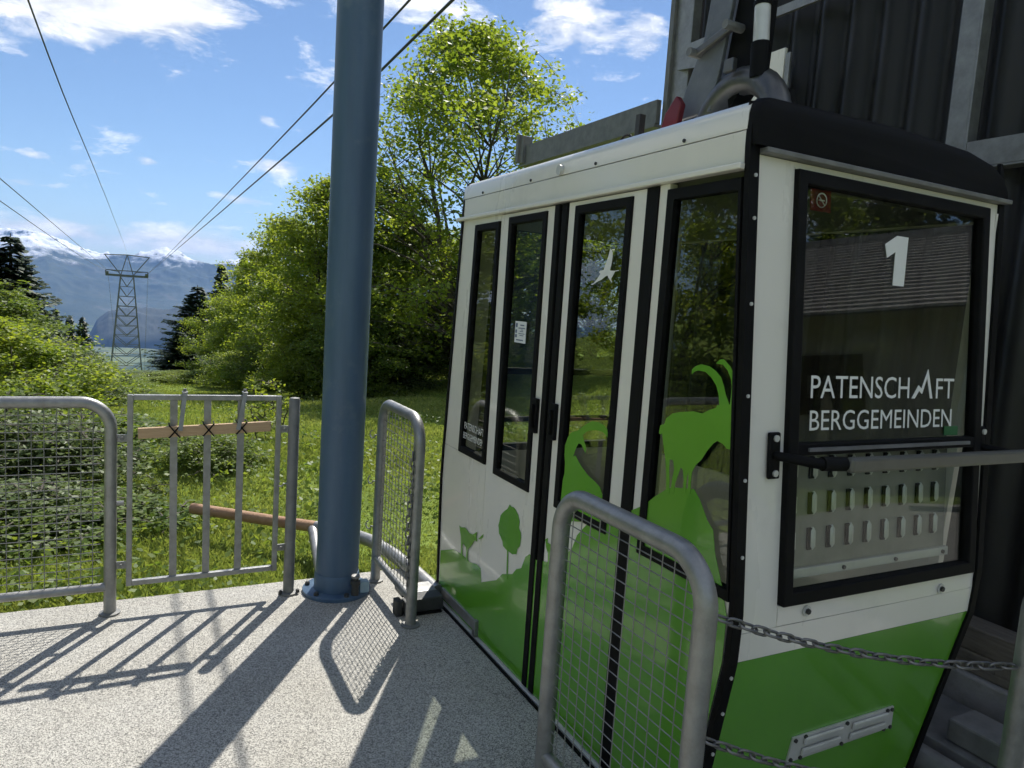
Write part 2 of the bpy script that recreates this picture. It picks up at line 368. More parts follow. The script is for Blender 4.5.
def spaced(lo, hi, d0, n):
    s = np.linspace(math.asinh(lo/d0), math.asinh(hi/d0), n); return np.sinh(s)*d0
gx = spaced(-16000, 16000, 6.0, 231); gy = spaced(-4000, 17000, 7.0, 231)+4.0
X, Y = np.meshgrid(gx, gy, indexing='ij'); Z = gz(X, Y)
nx, ny = len(gx), len(gy); idx = np.arange(nx*ny).reshape(nx, ny)
fq = np.stack([idx[:-1,:-1], idx[1:,:-1], idx[1:,1:], idx[:-1,1:]], -1).reshape(-1, 4)
me = np_mesh('ground', np.stack([X, Y, Z], -1).reshape(-1, 3), fq); me.polygons.foreach_set('use_smooth', [True]*len(me.polygons))
structure(obj_from('ground', me, 'ground'))

def fbm(x, y, oct_=6, seed=0, ridged=False):
    r = np.random.default_rng(seed); out = 0; amp = 1; fr = 1
    for o in range(oct_):
        s = 0
        for k in range(5):
            a = r.uniform(0, 2*PI); ph = r.uniform(0, 2*PI); q = r.uniform(.7, 1.4)
            s = s+np.sin((x*math.cos(a)+y*math.sin(a))*fr*q+ph)
        s = s/3
        out = out+amp*((1-2*np.abs(s)) if ridged else s)
        amp *= .54; fr *= 2.05
    return out
def mountain(name, az0, az1, d0, d1, n_a, n_d, hfun, mat):
    A, T = np.meshgrid(np.radians(np.linspace(az0, az1, n_a)), np.linspace(0, 1, n_d), indexing='ij')
    R = d0+(d1-d0)*T; xx = R*np.sin(A); yy = R*np.cos(A)
    zz = hfun(np.degrees(A), T, xx, yy); print(name, zz.max())
    ii = np.arange(n_a*n_d).reshape(n_a, n_d)
    f = np.stack([ii[:-1,:-1], ii[:-1,1:], ii[1:,1:], ii[1:,:-1]], -1).reshape(-1, 4)
    me = np_mesh(name, np.stack([xx, yy, zz], -1).reshape(-1, 3), f[:, ::-1])
    me.polygons.foreach_set('use_smooth', [True]*len(me.polygons))
    return structure(obj_from(name, me, mat))
def h_far(a, t, x, y):
    prof = np.interp(a, [-40, -12, -8, -6.2, -5.0, -4, -3, -1.6, -.4, .6, 1.6, 2.6, 3.2, 4.4, 7, 12, 40], [500, 380, 330, 350, 370, 330, 335, 330, 290, 305, 345, 330, 285, 240, 300, 280, 500])
    body = np.clip(np.minimum(t/.55, (1-t)/.45), 0, 1)
    rg = fbm(x*.0011, y*.0011, 8, 3, True)
    return -460+(prof+450)*body**.85+rg*170*np.clip(body*1.4, 0, 1)*(.35+.65*body)
mountain('snowy_mountains', -22, 22, 8200, 14500, 760, 190, h_far, mountain_mat(225, 130))
def h_mid(a, t, x, y):
    prof = np.interp(a, [-3.1, -2.6, -1.9, -.9, .5, 2, 4, 9, 14], [-470, -330, -258, -240, -232, -222, -200, -190, -220])
    body = np.clip(np.minimum(t/.22, (1-t)/.6), 0, 1)
    return -475+(prof+470+fbm(x*.0025, y*.0025, 3, 5)*22)*body**.5+fbm(x*.007, y*.007, 7, 9, True)*24*np.clip(body*2, 0, 1)
mountain('wooded_hill', -3.2, 14, 5500, 7200, 260, 60, h_mid, pbr('wooded_cliff', (0.012, 0.022, 0.012), (0.035, 0.045, 0.028), 0.9, 0, .006, dirt=((0.14, 0.13, 0.11), .004, 0.5)))

platform = structure(MB().box(-6, 1.475, -5.0, 4.10, -.6, 0).build('platform', 'floor', smooth=False, bevel=.008))
structure(MB().box(1.477, 5.2, -5.0, 4.2, -.75, -.42).build('track_bed', 'concrete', smooth=False))
structure(MB().box(5.3, 16, -12, 2.0, -.5, -.06).build('forecourt', 'gravel', smooth=False))

# ------------------------------------------------------------------ cable car cabin
XS = 1.52                       # plane of the door side
def yn(z): return float(np.interp(z, [0, .66, .81, 2.14, 2.4], [1.56, 1.455, 1.452, 1.57, 1.60]))
def yf(z): return float(np.interp(z, [0, .70, 2.10, 2.4], [3.665, 3.70, 3.60, 3.58]))
def xr(z): return float(np.interp(z, [0, .70, 2.13], [2.625, 2.70, 2.742]))
side = lambda u, v, d: (XS+d, u, v)                  # u = y, v = z, d inward
end = lambda u, v, d: (u, yn(v)+d, v)                # u = x, v = z
fend = lambda u, v, d: (u, yf(v)-d, v)
rside = lambda u, v, d: (xr(v)-d, u, v)
cabin = thing('cable_car_cabin', 'white and green aerial cable car cabin docked at the platform, numbered 1', 'cable car', (2.13, 2.58, 0))
def rect(a, b, c, d): return [(a, c), (b, c), (b, d), (a, d)]
def ipol(p, k):
    cx = sum(q[0] for q in p)/len(p); cz = sum(q[1] for q in p)/len(p)
    return [(u-k*(1 if u > cx else -1), v-k*(1 if v > cz else -1)) for u, v in p]
def window(outer, mp, parent, glass='glass', fw=.034, proud=.010, gd=.006):
    w = MB().ring(outer, ipol(outer, fw), -proud, .022, mp).build('window_frame', 'rubber', parent, smooth=False, bevel=.004)
    MB().prism(ipol(outer, fw-.004), gd, gd+.005, mp).build('pane', glass, w, smooth=False)
    return w
# fixed panels and door leaves of the platform side
Wf = [(3.145, .865), (3.475, .865), (3.425, 2.045), (3.145, 2.045)]
MB().prism([(3.14, 0), (3.655, 0), (3.69, .70), (3.69, .864), (3.14, .864)], 0, .03, side).prism([(3.475, .866), (3.685, .866), (3.60, 2.075), (3.426, 2.075)], 0, .03, side).prism(rect(3.14, 3.425, 2.047, 2.075), 0, .03, side).build('side_panel', 'white', cabin, smooth=False)
window(Wf, side, cabin)
door_frames = []
for y0, y1, h0, h1 in ((2.628, 3.136, 2.69, 3.045), (2.02, 2.524, 2.095, 2.468)):
    d = MB().ring(rect(y0, y1, .015, 2.072), rect(h0, h1, .845, 2.055), -.002, .03, side).build('door', 'white', cabin, smooth=False, bevel=.003)
    window(rect(h0, h1, .845, 2.055), side, d)
    door_frames.append(d)
Wn = [(1.470, .845), (1.905, .845), (1.905, 2.055), (1.582, 2.055)]
MB().prism([(1.585, 0), (1.955, 0), (1.955, .844), (1.475, .844), (1.478, .66)], 0, .03, side).prism(rect(1.906, 1.955, .846, 2.075), 0, .03, side).build('side_panel', 'white', cabin, smooth=False)
wn_ = MB().ring(Wn, [(1.482, .879), (1.871, .879), (1.871, 2.021), (1.590, 2.021)], -.010, .022, side).build('window_frame', 'rubber', cabin, smooth=False)
MB().prism([(1.480, .876), (1.875, .876), (1.875, 2.025), (1.588, 2.025)], .006, .011, side).build('pane', 'glass', wn_, smooth=False)
MB().prism(rect(1.957, 2.018, .0, 2.072), -.006, .03, side).build('door_seal', 'rubber', cabin, smooth=False)
g = MB().prism(rect(2.526, 2.566, .0, 2.072), -.010, .03, side).prism(rect(2.586, 2.626, .0, 2.072), -.010, .03, side).build('door_seal', 'rubber', cabin, smooth=False, bevel=.004)
MB().prism(rect(2.567, 2.585, 0, 2.072), .004, .02, side).build('door_gap_strip', 'dark_metal', cabin, smooth=False)
for yc, zc in ((2.668, 1.19), (2.512, 1.19)):
    h = MB().prism(rect(yc-.022, yc+.022, zc-.075, zc+.075), -.02, -.002, side).build('door_handle', 'rubber', cabin, smooth=False, bevel=.004)
    MB().prism(rect(yc-.010, yc+.010, zc-.05, zc+.05), -.034, -.021, side).build('grip', 'black', h, smooth=False, bevel=.003)
# sill along the door side
MB().box(1.500, 1.56, 1.60, 3.64, -.035, -.004).build('door_sill', 'alu', cabin, smooth=False, bevel=.003)
MB().box(1.505, 1.519, 3.12, 3.58, .02, .07).box(1.495, 1.519, 3.10, 3.13, .0, .08).build('sill_bracket', 'galv', cabin, smooth=False, bevel=.002)
# fascia, gutter and roof
gut = MB().box(1.494, 1.53, 1.575, 3.64, 2.076, 2.094).build('gutter', 'white', cabin, smooth=False, bevel=.004)
MB().box(1.516, 1.54, 1.584, 3.606, 2.095, 2.186).build('fascia_panel', 'white', cabin, smooth=False, bevel=.002)
rp = [(1.516, 2.189), (1.517, 2.235), (1.523, 2.256), (1.538, 2.270), (1.565, 2.278), (1.70, 2.284), (2.13, 2.288), (2.52, 2.27), (2.64, 2.245), (2.70, 2.21), (2.735, 2.15), (2.742, 2.095), (2.70, 2.095), (1.60, 2.095), (1.56, 2.189)]
MB().prism(rp, 1.584, 3.60, lambda u, v, d: (u, d, v)).build('roof', 'white', cabin)
for yy in (1.85, 2.35, 2.86, 3.36):
    MB().cyl((1.5165, yy, 2.200), (1.511, yy, 2.200), .006, 8).build('rivet', 'dark_metal', cabin)
MB().cyl((1.516, 2.60, 2.209), (1.500, 2.60, 2.209), .020, 18).build('door_lamp', 'alu', cabin)
# end fairings (black, rounded over the top)
def fairing(sgn, yfun):
    prof = [(1.518, 2.142), (1.518, 2.232), (1.524, 2.256), (1.538, 2.274), (1.57, 2.282), (2.13, 2.292), (2.50, 2.276), (2.64, 2.25), (2.705, 2.215), (2.742, 2.165), (2.746, 2.142)]
    rings = []
    for dy, k in ((0.013, 1.0), (0.0, .995), (-.012, .97), (-.022, .90), (-.026, .72)):
        rings.append([(2.13+(u-2.13)*(1-(1-k)*.05), yfun(2.14)+sgn*dy, 2.142+(v-2.142)*k) for u, v in prof])
    b = MB(); n = len(prof); vs = sum(rings, [])
    fs = [(i*n+j, i*n+j+1, (i+1)*n+j+1, (i+1)*n+j) for i in range(len(rings)-1) for j in range(n-1)]
    fs += [tuple(range(n)), tuple((len(rings)-1)*n+j for j in range(n))]
    fs += [(i*n, (i+1)*n, (i+1)*n+n-1, i*n+n-1) for i in range(len(rings)-1)]
    b.add(vs, fs); return b.build('roof_fairing', 'black', cabin)
fairing(1, yn); fairing(-1, yf)
MB().box(1.553, 2.75, yn(2.13)-.036, yn(2.13)+.01, 2.124, 2.139).build('drip_rail', 'galv_dull', cabin, smooth=False, bevel=.003)
# near end wall
EW = rect(1.700, 2.655, .815, 2.102)
def stile(x0b, x1b, x0t, x1t): return [(x0b, .662), (x1b, .662), (x1t, 2.122), (x0t, 2.122)]
MB().prism([(1.552, .75), (1.699, .75), (1.699, 2.122), (1.552, 2.122)], 0, .03, end).build('end_stile', 'white', cabin, smooth=False)
MB().prism([(2.656, .752), (2.700, .752), (2.735, 2.122), (2.656, 2.122)], 0, .03, end).build('end_stile', 'white', cabin, smooth=False)
MB().prism(rect(1.70, 2.655, 2.103, 2.122), 0, .03, end).build('end_head_rail', 'white', cabin, smooth=False)
MB().prism([(1.552, .662), (2.696, .662), (2.700, .75), (1.552, .748)], 0, .03, end).prism(rect(1.70, 2.655, .751, .814), 0, .03, end).build('end_lower_panel', 'white', cabin, smooth=False)
MB().prism([(1.552, 0.0), (2.622, 0.0), (2.695, .66), (1.552, .66)], 0.001, .03, end).build('end_apron', 'green', cabin, smooth=False)
wnd = MB().ring(EW, ipol(EW, .040), -.018, .022, end).build('end_window_frame', 'rubber', cabin, smooth=False, bevel=.005)
MB().prism(rect(1.735, 2.62, 1.30, 2.065), .004, .009, end).build('pane', 'glass', wnd, smooth=False)
MB().prism(rect(1.735, 2.62, .85, 1.262), .004, .009, end).build('pane', 'glass_low', wnd, smooth=False)
MB().prism(rect(1.736, 2.619, 1.263, 1.299), -.016, .02, end).build('transom', 'rubber', wnd, smooth=False, bevel=.004)
MB().prism(rect(1.78, 2.58, 1.276, 1.287), -.024, -.017, end).build('transom_strip', 'galv_dull', wnd, smooth=False)
# louvred panel behind the lower pane
lp = MB().prism(rect(1.758, 2.57, .90, 1.262), .050, .056, end).build('louvre_panel', 'louvre', cabin, smooth=False)
lv = MB()
for r_ in range(3):
    for c_ in range(9):
        x = 1.80+c_*.0885; z = .950+r_*.112
        lv2 = MB(); 
        pts = [end(x, z+q, .048) for q in (0, .012, .06, .072)]
        lv2.tube(pts, [.004, .011, .011, .004], 8).build('louvre', 'alu', lp)
        MB().prism(rect(x-.024, x-.004, z+.002, z+.070), .044, .0495, end).build('louvre_slot', 'rubber', lp, smooth=False)
MB().prism(rect(1.75, 2.585, .868, .898), .040, .062, end).build('louvre_rail', 'alu', lp, smooth=False, bevel=.003)
for x in (1.775, 2.03, 2.29, 2.55): MB().cyl(end(x, .883, .041), end(x, .883, .034), .007, 8).build('screw', 'dark_metal', lp)
# bolts, vent plate, bracket bar
for x, z in ((1.819, .785), (2.487, .772)):
    b = MB().cyl(end(x, z, -.001), end(x, z, -.006), .017, 18).build('bolt', 'alu', cabin)
    MB().cyl(end(x, z, -.006), end(x, z, -.014), .009, 6).build('bolt_head', 'dark_metal', b)
vp = MB().prism([(1.893, .225), (2.418, .235), (2.395, .328), (1.893, .322)], -.006, 0, end).build('vent_plate', 'alu', cabin, smooth=False)
for x0 in (1.945, 2.18):
    for z0 in (.245, .285):
        MB().prism([(x0, z0), (x0+.185, z0+.002), (x0+.183, z0+.030), (x0, z0+.028)], -.018, -.007, end).build('vent_louvre', 'alu', vp, bevel=.006, smooth=False)
for x, z in ((1.905, .236), (1.905, .310), (1.95, .315), (1.95, .234), (2.15, .318), (2.15, .236), (2.36, .320), (2.385, .318), (2.37, .240), (2.405, .242)):
    MB().cyl(end(x, z, -.006), end(x, z, -.012), .007, 8).build('screw', 'dark_metal', vp)
bb = MB().prism(rect(1.625, 1.672, 1.198, 1.335), -.012, -.001, end).build('bar_bracket', 'black', cabin, smooth=False, bevel=.006)
MB().prism(rect(2.660, 2.692, 1.20, 1.335), -.012, -.001, end).build('bar_bracket', 'black', cabin, smooth=False, bevel=.006)
for x, z in ((1.649, 1.318), (1.649, 1.216), (2.676, 1.316), (2.676, 1.218)): MB().cyl(end(x, z, -.013), end(x, z, -.019), .010, 10).build('screw', 'alu', bb)
a0 = Vector(end(1.65, 1.268, -.012)); a1 = Vector((1.72, 1.385, 1.262)); a2 = Vector((1.83, 1.360, 1.262))
ga = MB().tube([a0, a0+Vector((.01, -.04, 0)), a1, a2], [.014, .014, .016, .016], 10).build('bar_arm', 'black', cabin)
MB().cyl(a1+Vector((.01, -.002, 0)), a2+Vector((.006, -.001, 0)), .021, 14).build('grip_sleeve', 'rubber', ga)
MB().bar((1.80, 1.350, 1.262), (2.775, 1.372, 1.250), .030, .044).build('holding_bar', 'bar', cabin, smooth=False, bevel=.009)
MB().tube([end(2.676, 1.262, -.012), (2.69, 1.42, 1.258), (2.72, 1.372, 1.252)], .013, 10).build('bar_arm', 'black', cabin)
# corner trims with screws
def trim(mpx, pts, w, name='corner_trim'):
    return None
ct = MB()
zs = [-.01, .33, .66, .81, 1.2, 1.7, 2.14, 2.235, 2.268]
def corner(sx, x_of, y_of, yin, w=.058, sd_=.012):
    b = MB(); vs = []
    for z in zs:
        x = x_of(z); y = y_of(z); k = 0 if z < 2.2 else (z-2.2)*.25
        vs += [(x-sx*.008+sx*k, y-yin*.010, z), (x+sx*w, y-yin*.008, z), (x+sx*w, y+yin*.004, z), (x+sx*.004, y+yin*.004, z), (x+sx*.004, y+yin*sd_, z), (x-sx*.008+sx*k, y+yin*sd_, z)]
    n = 6; fs = [(i*n+j, i*n+(j+1) % n, (i+1)*n+(j+1) % n, (i+1)*n+j) for i in range(len(zs)-1) for j in range(n)]
    fs += [tuple(range(n)), tuple((len(zs)-1)*n+j for j in range(n))]
    b.add(vs, fs); o = b.build('corner_trim', 'black', cabin, smooth=False, bevel=.003)
    return o
cn = corner(1, lambda z: XS, yn, 1, .031)
for z in (.10, .22, .36, .50, .62, .78, .98, 1.20, 1.44, 1.70, 1.94, 2.06, 2.19):
    MB().cyl((XS+.014, yn(z)-.010, z), (XS+.014, yn(z)-.014, z), .0055, 8).build('screw', 'alu', cn)
corner(1, lambda z: XS, yf, -1, .05); corner(-1, xr, yn, 1, .02); corner(-1, xr, yf, -1, .05)
# far end wall and far side
MB().ring(rect(1.575, 2.68, .03, 2.12), EW, 0, .03, fend).build('end_wall', 'white', cabin, smooth=False)
w2 = MB().ring(EW, ipol(EW, .040), -.012, .03, fend).build('end_window_frame', 'rubber', cabin, smooth=False)
MB().prism(rect(1.735, 2.62, 1.30, 2.065), .004, .009, fend).build('pane', 'glass_low', w2, smooth=False)
MB().prism(rect(1.735, 2.62, .85, 1.262), .004, .009, fend).build('pane', 'glass_low', w2, smooth=False)
MB().prism(rect(1.736, 2.619, 1.263, 1.299), -.01, .02, fend).build('transom', 'rubber', w2, smooth=False)
MB().ring(rect(1.56, 3.66, .0, 2.09), rect(1.62, 3.55, .86, 2.06), 0, .03, rside).build('rear_side_wall', 'white', cabin, smooth=False)
MB().prism(rect(2.25, 2.31, .861, 2.059), .0, .03, rside).prism(rect(2.86, 2.92, .861, 2.059), 0, .03, rside).build('rear_pillar', 'black', cabin, smooth=False)
for y0, y1 in ((1.622, 2.248), (2.312, 2.858), (2.922, 3.548)):
    MB().prism(rect(y0, y1, .862, 2.058), .010, .015, rside).build('rear_pane', 'glass_low', cabin, smooth=False)
MB().box(1.56, 2.66, 1.60, 3.64, -.03, .015).build('cabin_floor', 'rubber', cabin, smooth=False)
MB().box(1.56, 2.68, 1.62, 3.57, 2.062, 2.090).build('ceiling_lining', 'interior', cabin, smooth=False)
MB().tube([(2.62, 1.66, 1.05), (2.62, 3.52, 1.05)], .017, 10).tube([(1.72, 3.55, 1.02), (2.62, 3.55, 1.02)], .017, 10).build('hand_rail', 'rubber', cabin)
MB().cyl((2.12, 2.58, .015), (2.12, 2.58, 2.06), .02, 12).build('grab_pole', 'alu', cabin)
ns = MB().prism(rect(1.785, 1.872, 1.995, 2.060), .012, .015, end).build('no_smoking_sign', 'sign_red', cabin, smooth=False)
c0 = end(1.830, 2.028, .0105)
MB().tube(arc(c0, .021, 0, 2*PI, 20, (1,0,0), (0,0,1))[:-1], .0022, 4, closed=True).cyl(end(1.816, 2.042, .0105), end(1.844, 2.014, .0105), .002, 4).cyl(end(1.818, 2.028, .0105), end(1.842, 2.028, .0105), .0025, 4).build('pictogram', 'print_white', ns)
# films on the door side
FD0, FD1 = -.0042, -.0030
HILL = [(3.645,0.26),(3.469,0.326),(3.36,0.336),(3.281,0.336),(3.255,0.33),(3.17,0.349),(3.121,0.346),(3.1,0.282),(2.94,0.353),(2.883,0.404),(2.786,0.44),(2.751,0.476),(2.706,0.497),(2.677,0.558),(2.644,0.583),(2.617,0.583),(2.58,0.578),(2.539,0.593),(2.497,0.599),(2.451,0.624),(2.376,0.655),(2.31,0.723),(2.282,0.784),(2.208,0.859),(2.149,0.922),(2.077,0.957),(1.981,0.963),(1.892,1.013),(1.844,1.054),(1.793,1.091),(1.76,1.109),(1.659,1.129),(1.629,1.103),(1.591,1.052),(1.562,1.03),(1.545,0.965),(1.50,0.87),(1.475,.80),(1.475,.66),(1.58,.0),(3.64,.0)]
IBEX = [(1.843,1.295),(1.824,1.302),(1.817,1.322),(1.79,1.342),(1.754,1.353),(1.692,1.365),(1.653,1.365),(1.625,1.38),(1.598,1.391),(1.593,1.401),(1.585,1.399),(1.592,1.43),(1.607,1.457),(1.63,1.478),(1.657,1.491),(1.688,1.492),(1.704,1.487),(1.716,1.477),(1.717,1.492),(1.702,1.504),(1.677,1.512),(1.643,1.51),(1.612,1.498),(1.59,1.483),(1.575,1.459),(1.563,1.434),(1.549,1.413),(1.544,1.406),(1.543,1.431),(1.543,1.46),(1.549,1.482),(1.565,1.505),(1.587,1.52),(1.616,1.521),(1.601,1.534),(1.585,1.536),(1.559,1.52),(1.541,1.5),(1.536,1.472),(1.535,1.438),(1.531,1.399),(1.527,1.343),(1.523,1.281),(1.538,1.28),(1.556,1.291),(1.579,1.295),(1.595,1.284),(1.617,1.258),(1.638,1.226),(1.661,1.203),(1.674,1.179),(1.675,1.144),(1.671,1.112),(1.685,1.108),(1.686,1.142),(1.69,1.175),(1.695,1.158),(1.695,1.108),(1.709,1.105),(1.707,1.143),(1.716,1.175),(1.726,1.182),(1.736,1.154),(1.746,1.127),(1.748,1.09),(1.764,1.09),(1.762,1.135),(1.757,1.168),(1.765,1.195),(1.782,1.195),(1.781,1.163),(1.775,1.132),(1.77,1.085),(1.785,1.085),(1.792,1.141),(1.803,1.19),(1.82,1.238),(1.832,1.274),(1.836,1.264),(1.847,1.268)]
IBEX2 = [(2.416,0.944),(2.415,0.968),(2.405,0.999),(2.407,1.042),(2.416,1.073),(2.417,1.111),(2.4,1.148),(2.377,1.171),(2.335,1.185),(2.297,1.209),(2.267,1.227),(2.236,1.24),(2.198,1.243),(2.159,1.238),(2.137,1.226),(2.133,1.213),(2.134,1.197),(2.145,1.205),(2.162,1.212),(2.201,1.212),(2.239,1.205),(2.278,1.19),(2.296,1.175),(2.282,1.153),(2.266,1.133),(2.267,1.111),(2.28,1.121),(2.299,1.138),(2.32,1.138),(2.331,1.124),(2.341,1.104),(2.35,1.078),(2.335,1.089),(2.32,1.076),(2.288,1.055),(2.239,1.032),(2.189,1.02),(2.153,1.007),(2.135,0.983),(2.13,0.88),(2.42,0.80)]
BIRD = [(2.211,1.88),(2.196,1.866),(2.194,1.849),(2.197,1.824),(2.204,1.801),(2.173,1.799),(2.147,1.802),(2.149,1.799),(2.171,1.797),(2.179,1.786),(2.193,1.77),(2.183,1.758),(2.187,1.758),(2.206,1.772),(2.216,1.783),(2.228,1.78),(2.256,1.767),(2.289,1.757),(2.31,1.748),(2.321,1.749),(2.302,1.756),(2.282,1.77),(2.263,1.789),(2.273,1.794),(2.267,1.801),(2.244,1.803),(2.234,1.825),(2.221,1.85)]
TREE = [(2.858,0.742),(2.815,0.744),(2.771,0.727),(2.746,0.698),(2.749,0.67),(2.732,0.649),(2.726,0.605),(2.748,0.571),(2.761,0.544),(2.798,0.529),(2.838,0.531),(2.825,0.40),(2.838,0.40),(2.849,0.529),(2.887,0.532),(2.906,0.56),(2.94,0.583),(2.953,0.621),(2.936,0.664),(2.897,0.707)]
KID = [(3.404,0.477),(3.378,0.474),(3.333,0.489),(3.276,0.477),(3.232,0.483),(3.183,0.512),(3.187,0.483),(3.176,0.464),(3.202,0.463),(3.248,0.414),(3.281,0.388),(3.275,0.324),(3.293,0.318),(3.304,0.391),(3.343,0.401),(3.35,0.376),(3.342,0.317),(3.36,0.31),(3.376,0.422)]
LEAF = [(3.161,0.484),(3.108,0.526),(3.114,0.506),(3.144,0.485)]
KID2 = [(2.517,0.69),(2.497,0.703),(2.497,0.684),(2.465,0.683),(2.44,0.676),(2.438,0.658),(2.47,0.641),(2.472,0.60),(2.483,0.60),(2.488,0.641),(2.505,0.66)]
def rough_poly(p, amp, seed):
    r = random.Random(seed); out = []
    for i in range(len(p)-1):
        a = p[i]; b = p[i+1]; L = math.hypot(a[0]-b[0], a[1]-b[1]); k = max(1, int(L/.02))
        for j in range(k):
            t = j/k; out.append((a[0]+(b[0]-a[0])*t+r.uniform(-amp, amp), a[1]+(b[1]-a[1])*t+r.uniform(-amp, amp)))
    return out
TREE2 = rough_poly(TREE[:10], .005, 1)+TREE[9:14]+rough_poly(TREE[14:]+TREE[:1], .005, 2)
for nm, p, d_, mt, lb in (('hill_film', HILL, 0, 'green', 'green rolling hill film along the bottom of the door side'), ('ibex_film', IBEX, .0012, 'green', 'green ibex silhouette with two long horns'), ('ibex_film', IBEX2, .0012, 'green', 'green ibex silhouette looking back, on the door pane'),
                  ('bird_film', BIRD, 0, 'print_white', 'white flying bird silhouette'), ('tree_film', TREE2, .0012, 'green', 'small green tree silhouette'), ('goat_film', KID, .0012, 'green', 'small green goat silhouette beside the tree'), ('leaf_film', LEAF, .0012, 'green', None), ('goat_film', KID2, .0012, 'green', None)):
    off = -.0 if nm != 'x' else 0
    MB().prism(p, FD0-d_, FD1-d_, side).build(nm, mt, cabin, smooth=False, tri=True, label=lb)
# notice on the door pane
pn = MB().prism([(2.815, 1.487), (2.918, 1.487), (2.918, 1.583), (2.815, 1.583)], -.004, -.001, side).build('notice', 'paper', cabin, smooth=False)
ink = MB()
for (a, b, c, d_) in ((2.895, 2.910, 1.556, 1.574), (2.898, 2.912, 1.530, 1.545), (2.896, 2.912, 1.510, 1.524), (2.832, 2.868, 1.564, 1.569), (2.822, 2.884, 1.551, 1.555), (2.842, 2.86, 1.544, 1.547), (2.838, 2.868, 1.537, 1.540), (2.824, 2.880, 1.527, 1.530), (2.835, 2.870, 1.519, 1.522), (2.835, 2.900, 1.497, 1.502)):
    ink.prism(rect(a, b, c, d_), -.0052, -.0042, side)
ink.build('print', 'ink', pn, smooth=False)
# lettering
def text_poly(body):
    cu = bpy.data.curves.new('t', 'FONT'); cu.body = body; cu.size = 1; cu.resolution_u = 3
    o = bpy.data.objects.new('t', cu); col.objects.link(o)
    bpy.context.view_layer.update()
    me = bpy.data.meshes.new_from_object(o.evaluated_get(bpy.context.evaluated_depsgraph_get()))
    v = np.array([q.co[:2] for q in me.vertices]); f = [tuple(p.vertices) for p in me.polygons]
    bpy.data.objects.remove(o); bpy.data.curves.remove(cu); bpy.data.meshes.remove(me)
    return v, f
def lettering(body, u0, u1, v0, v1, mp, d, parent, mat='print_white', name='lettering', skew=0.0, label=None):
    v, f = text_poly(body); lo = v.min(0); hi = v.max(0); q = (v-lo)/(hi-lo)
    b = MB(); b.add([mp(u0+(u1-u0)*a, v0+(v1-v0)*c, d) for a, c in q], f)
    return b.build(name, mat, parent, smooth=False, label=label)
lettering('PATENSCH', 1.804, 2.272, 1.432, 1.502, end, .002, wnd, label='white lettering, first part of the upper line')
lettering('FT', 2.415, 2.515, 1.432, 1.500, end, .002, wnd)
mA = [(2.285, 1.432), (2.320, 1.476), (2.336, 1.464), (2.368, 1.530), (2.396, 1.432), (2.384, 1.432), (2.364, 1.502), (2.339, 1.447), (2.323, 1.458), (2.301, 1.432)]
MB().prism(mA, .001, .003, end).build('mountain_letter', 'print_white', wnd, smooth=False, tri=True, label='letter A drawn as a jagged mountain peak')
lettering('BERGGEMEINDEN', 1.804, 2.508, 1.334, 1.396, end, .002, wnd)
ONE = [(2.178, 1.957), (2.234, 1.957), (2.219, 1.797), (2.164, 1.797), (2.172, 1.905), (2.131, 1.883), (2.120, 1.925)]
MB().prism(ONE, .001, .003, end).build('numeral', 'print_white', wnd, smooth=False, tri=True, label='large white numeral 1')
MB().prism(rect(2.47, 2.545, 1.305, 1.336), .001, .003, end).build('film_patch', 'bin_green', wnd, smooth=False)
lettering('PATENSCHAFT', 3.425, 3.185, .995, 1.032, side, -.001, cabin)
lettering('BERGGEMEINDEN', 3.432, 3.185, .945, .978, side, -.001, cabin)
# ------------------------------------------------------------------ hanger above the roof
hg = thing('hanger_arm', 'grey steel hanger arm with curved tube foot standing on the cabin roof', 'hanger', (2.13, 2.35, 2.28))
HX = 2.13
hp = lambda u, v, d: (HX+d, u, v)
MB().prism([(2.62, 2.50), (2.40, 2.50), (2.36, 2.66), (2.26, 3.30), (2.20, 3.9), (2.32, 3.9), (2.40, 3.30), (2.475, 2.80)], -.05, -.03, hp).prism([(2.62, 2.50), (2.40, 2.50), (2.36, 2.66), (2.26, 3.30), (2.20, 3.9), (2.32, 3.9), (2.40, 3.30), (2.475, 2.80)], .05, .07, hp).build('arm_plate', 'arm', hg, smooth=False, bevel=.004)
MB().prism([(2.32, 2.50), (2.20, 2.62), (2.17, 3.3), (2.12, 3.9), (2.20, 3.9), (2.26, 3.3), (2.36, 2.66)], -.02, .06, hp).build('arm_web', 'black', hg, smooth=False)
MB().bar((HX-.07, 2.50, 2.745), (HX-.07, 2.275, 2.80), .024, .030).build('clamp_bar', 'cast', hg, smooth=False, bevel=.004)
for y, z in ((2.49, 2.748), (2.285, 2.798)): MB().cyl((HX-.11, y, z), (HX-.02, y, z), .018, 8).build('nut', 'galv_dull', hg)
MB().tube([(HX, 2.47, 2.25), (HX, 2.47, 2.34)]+arc((HX, 2.27, 2.40), .2, PI, 0, 14, (0,-1,0), (0,0,1))[::1]+[(HX, 2.07, 2.34), (HX, 2.07, 2.25)], .055, 14).build('tube_bow', 'cast', hg)
MB().box(HX-.085, HX-.06, 2.25, 2.30, 2.62, 2.67).build('lug', 'cast', hg, smooth=False, bevel=.004)
sp_ = MB().cyl((HX-.03, 2.165, 2.70), (HX-.05, 2.21, 3.7), .030, 14).build('damper', 'alu', hg)
MB().cyl((HX-.028, 2.16, 2.58), (HX-.03, 2.166, 2.71), .036, 14).build('damper_sleeve', 'black', sp_)
MB().cyl((HX-.032, 2.172, 2.845), (HX-.032, 2.173, 2.862), .034, 14).build('damper_collar', 'black', sp_)
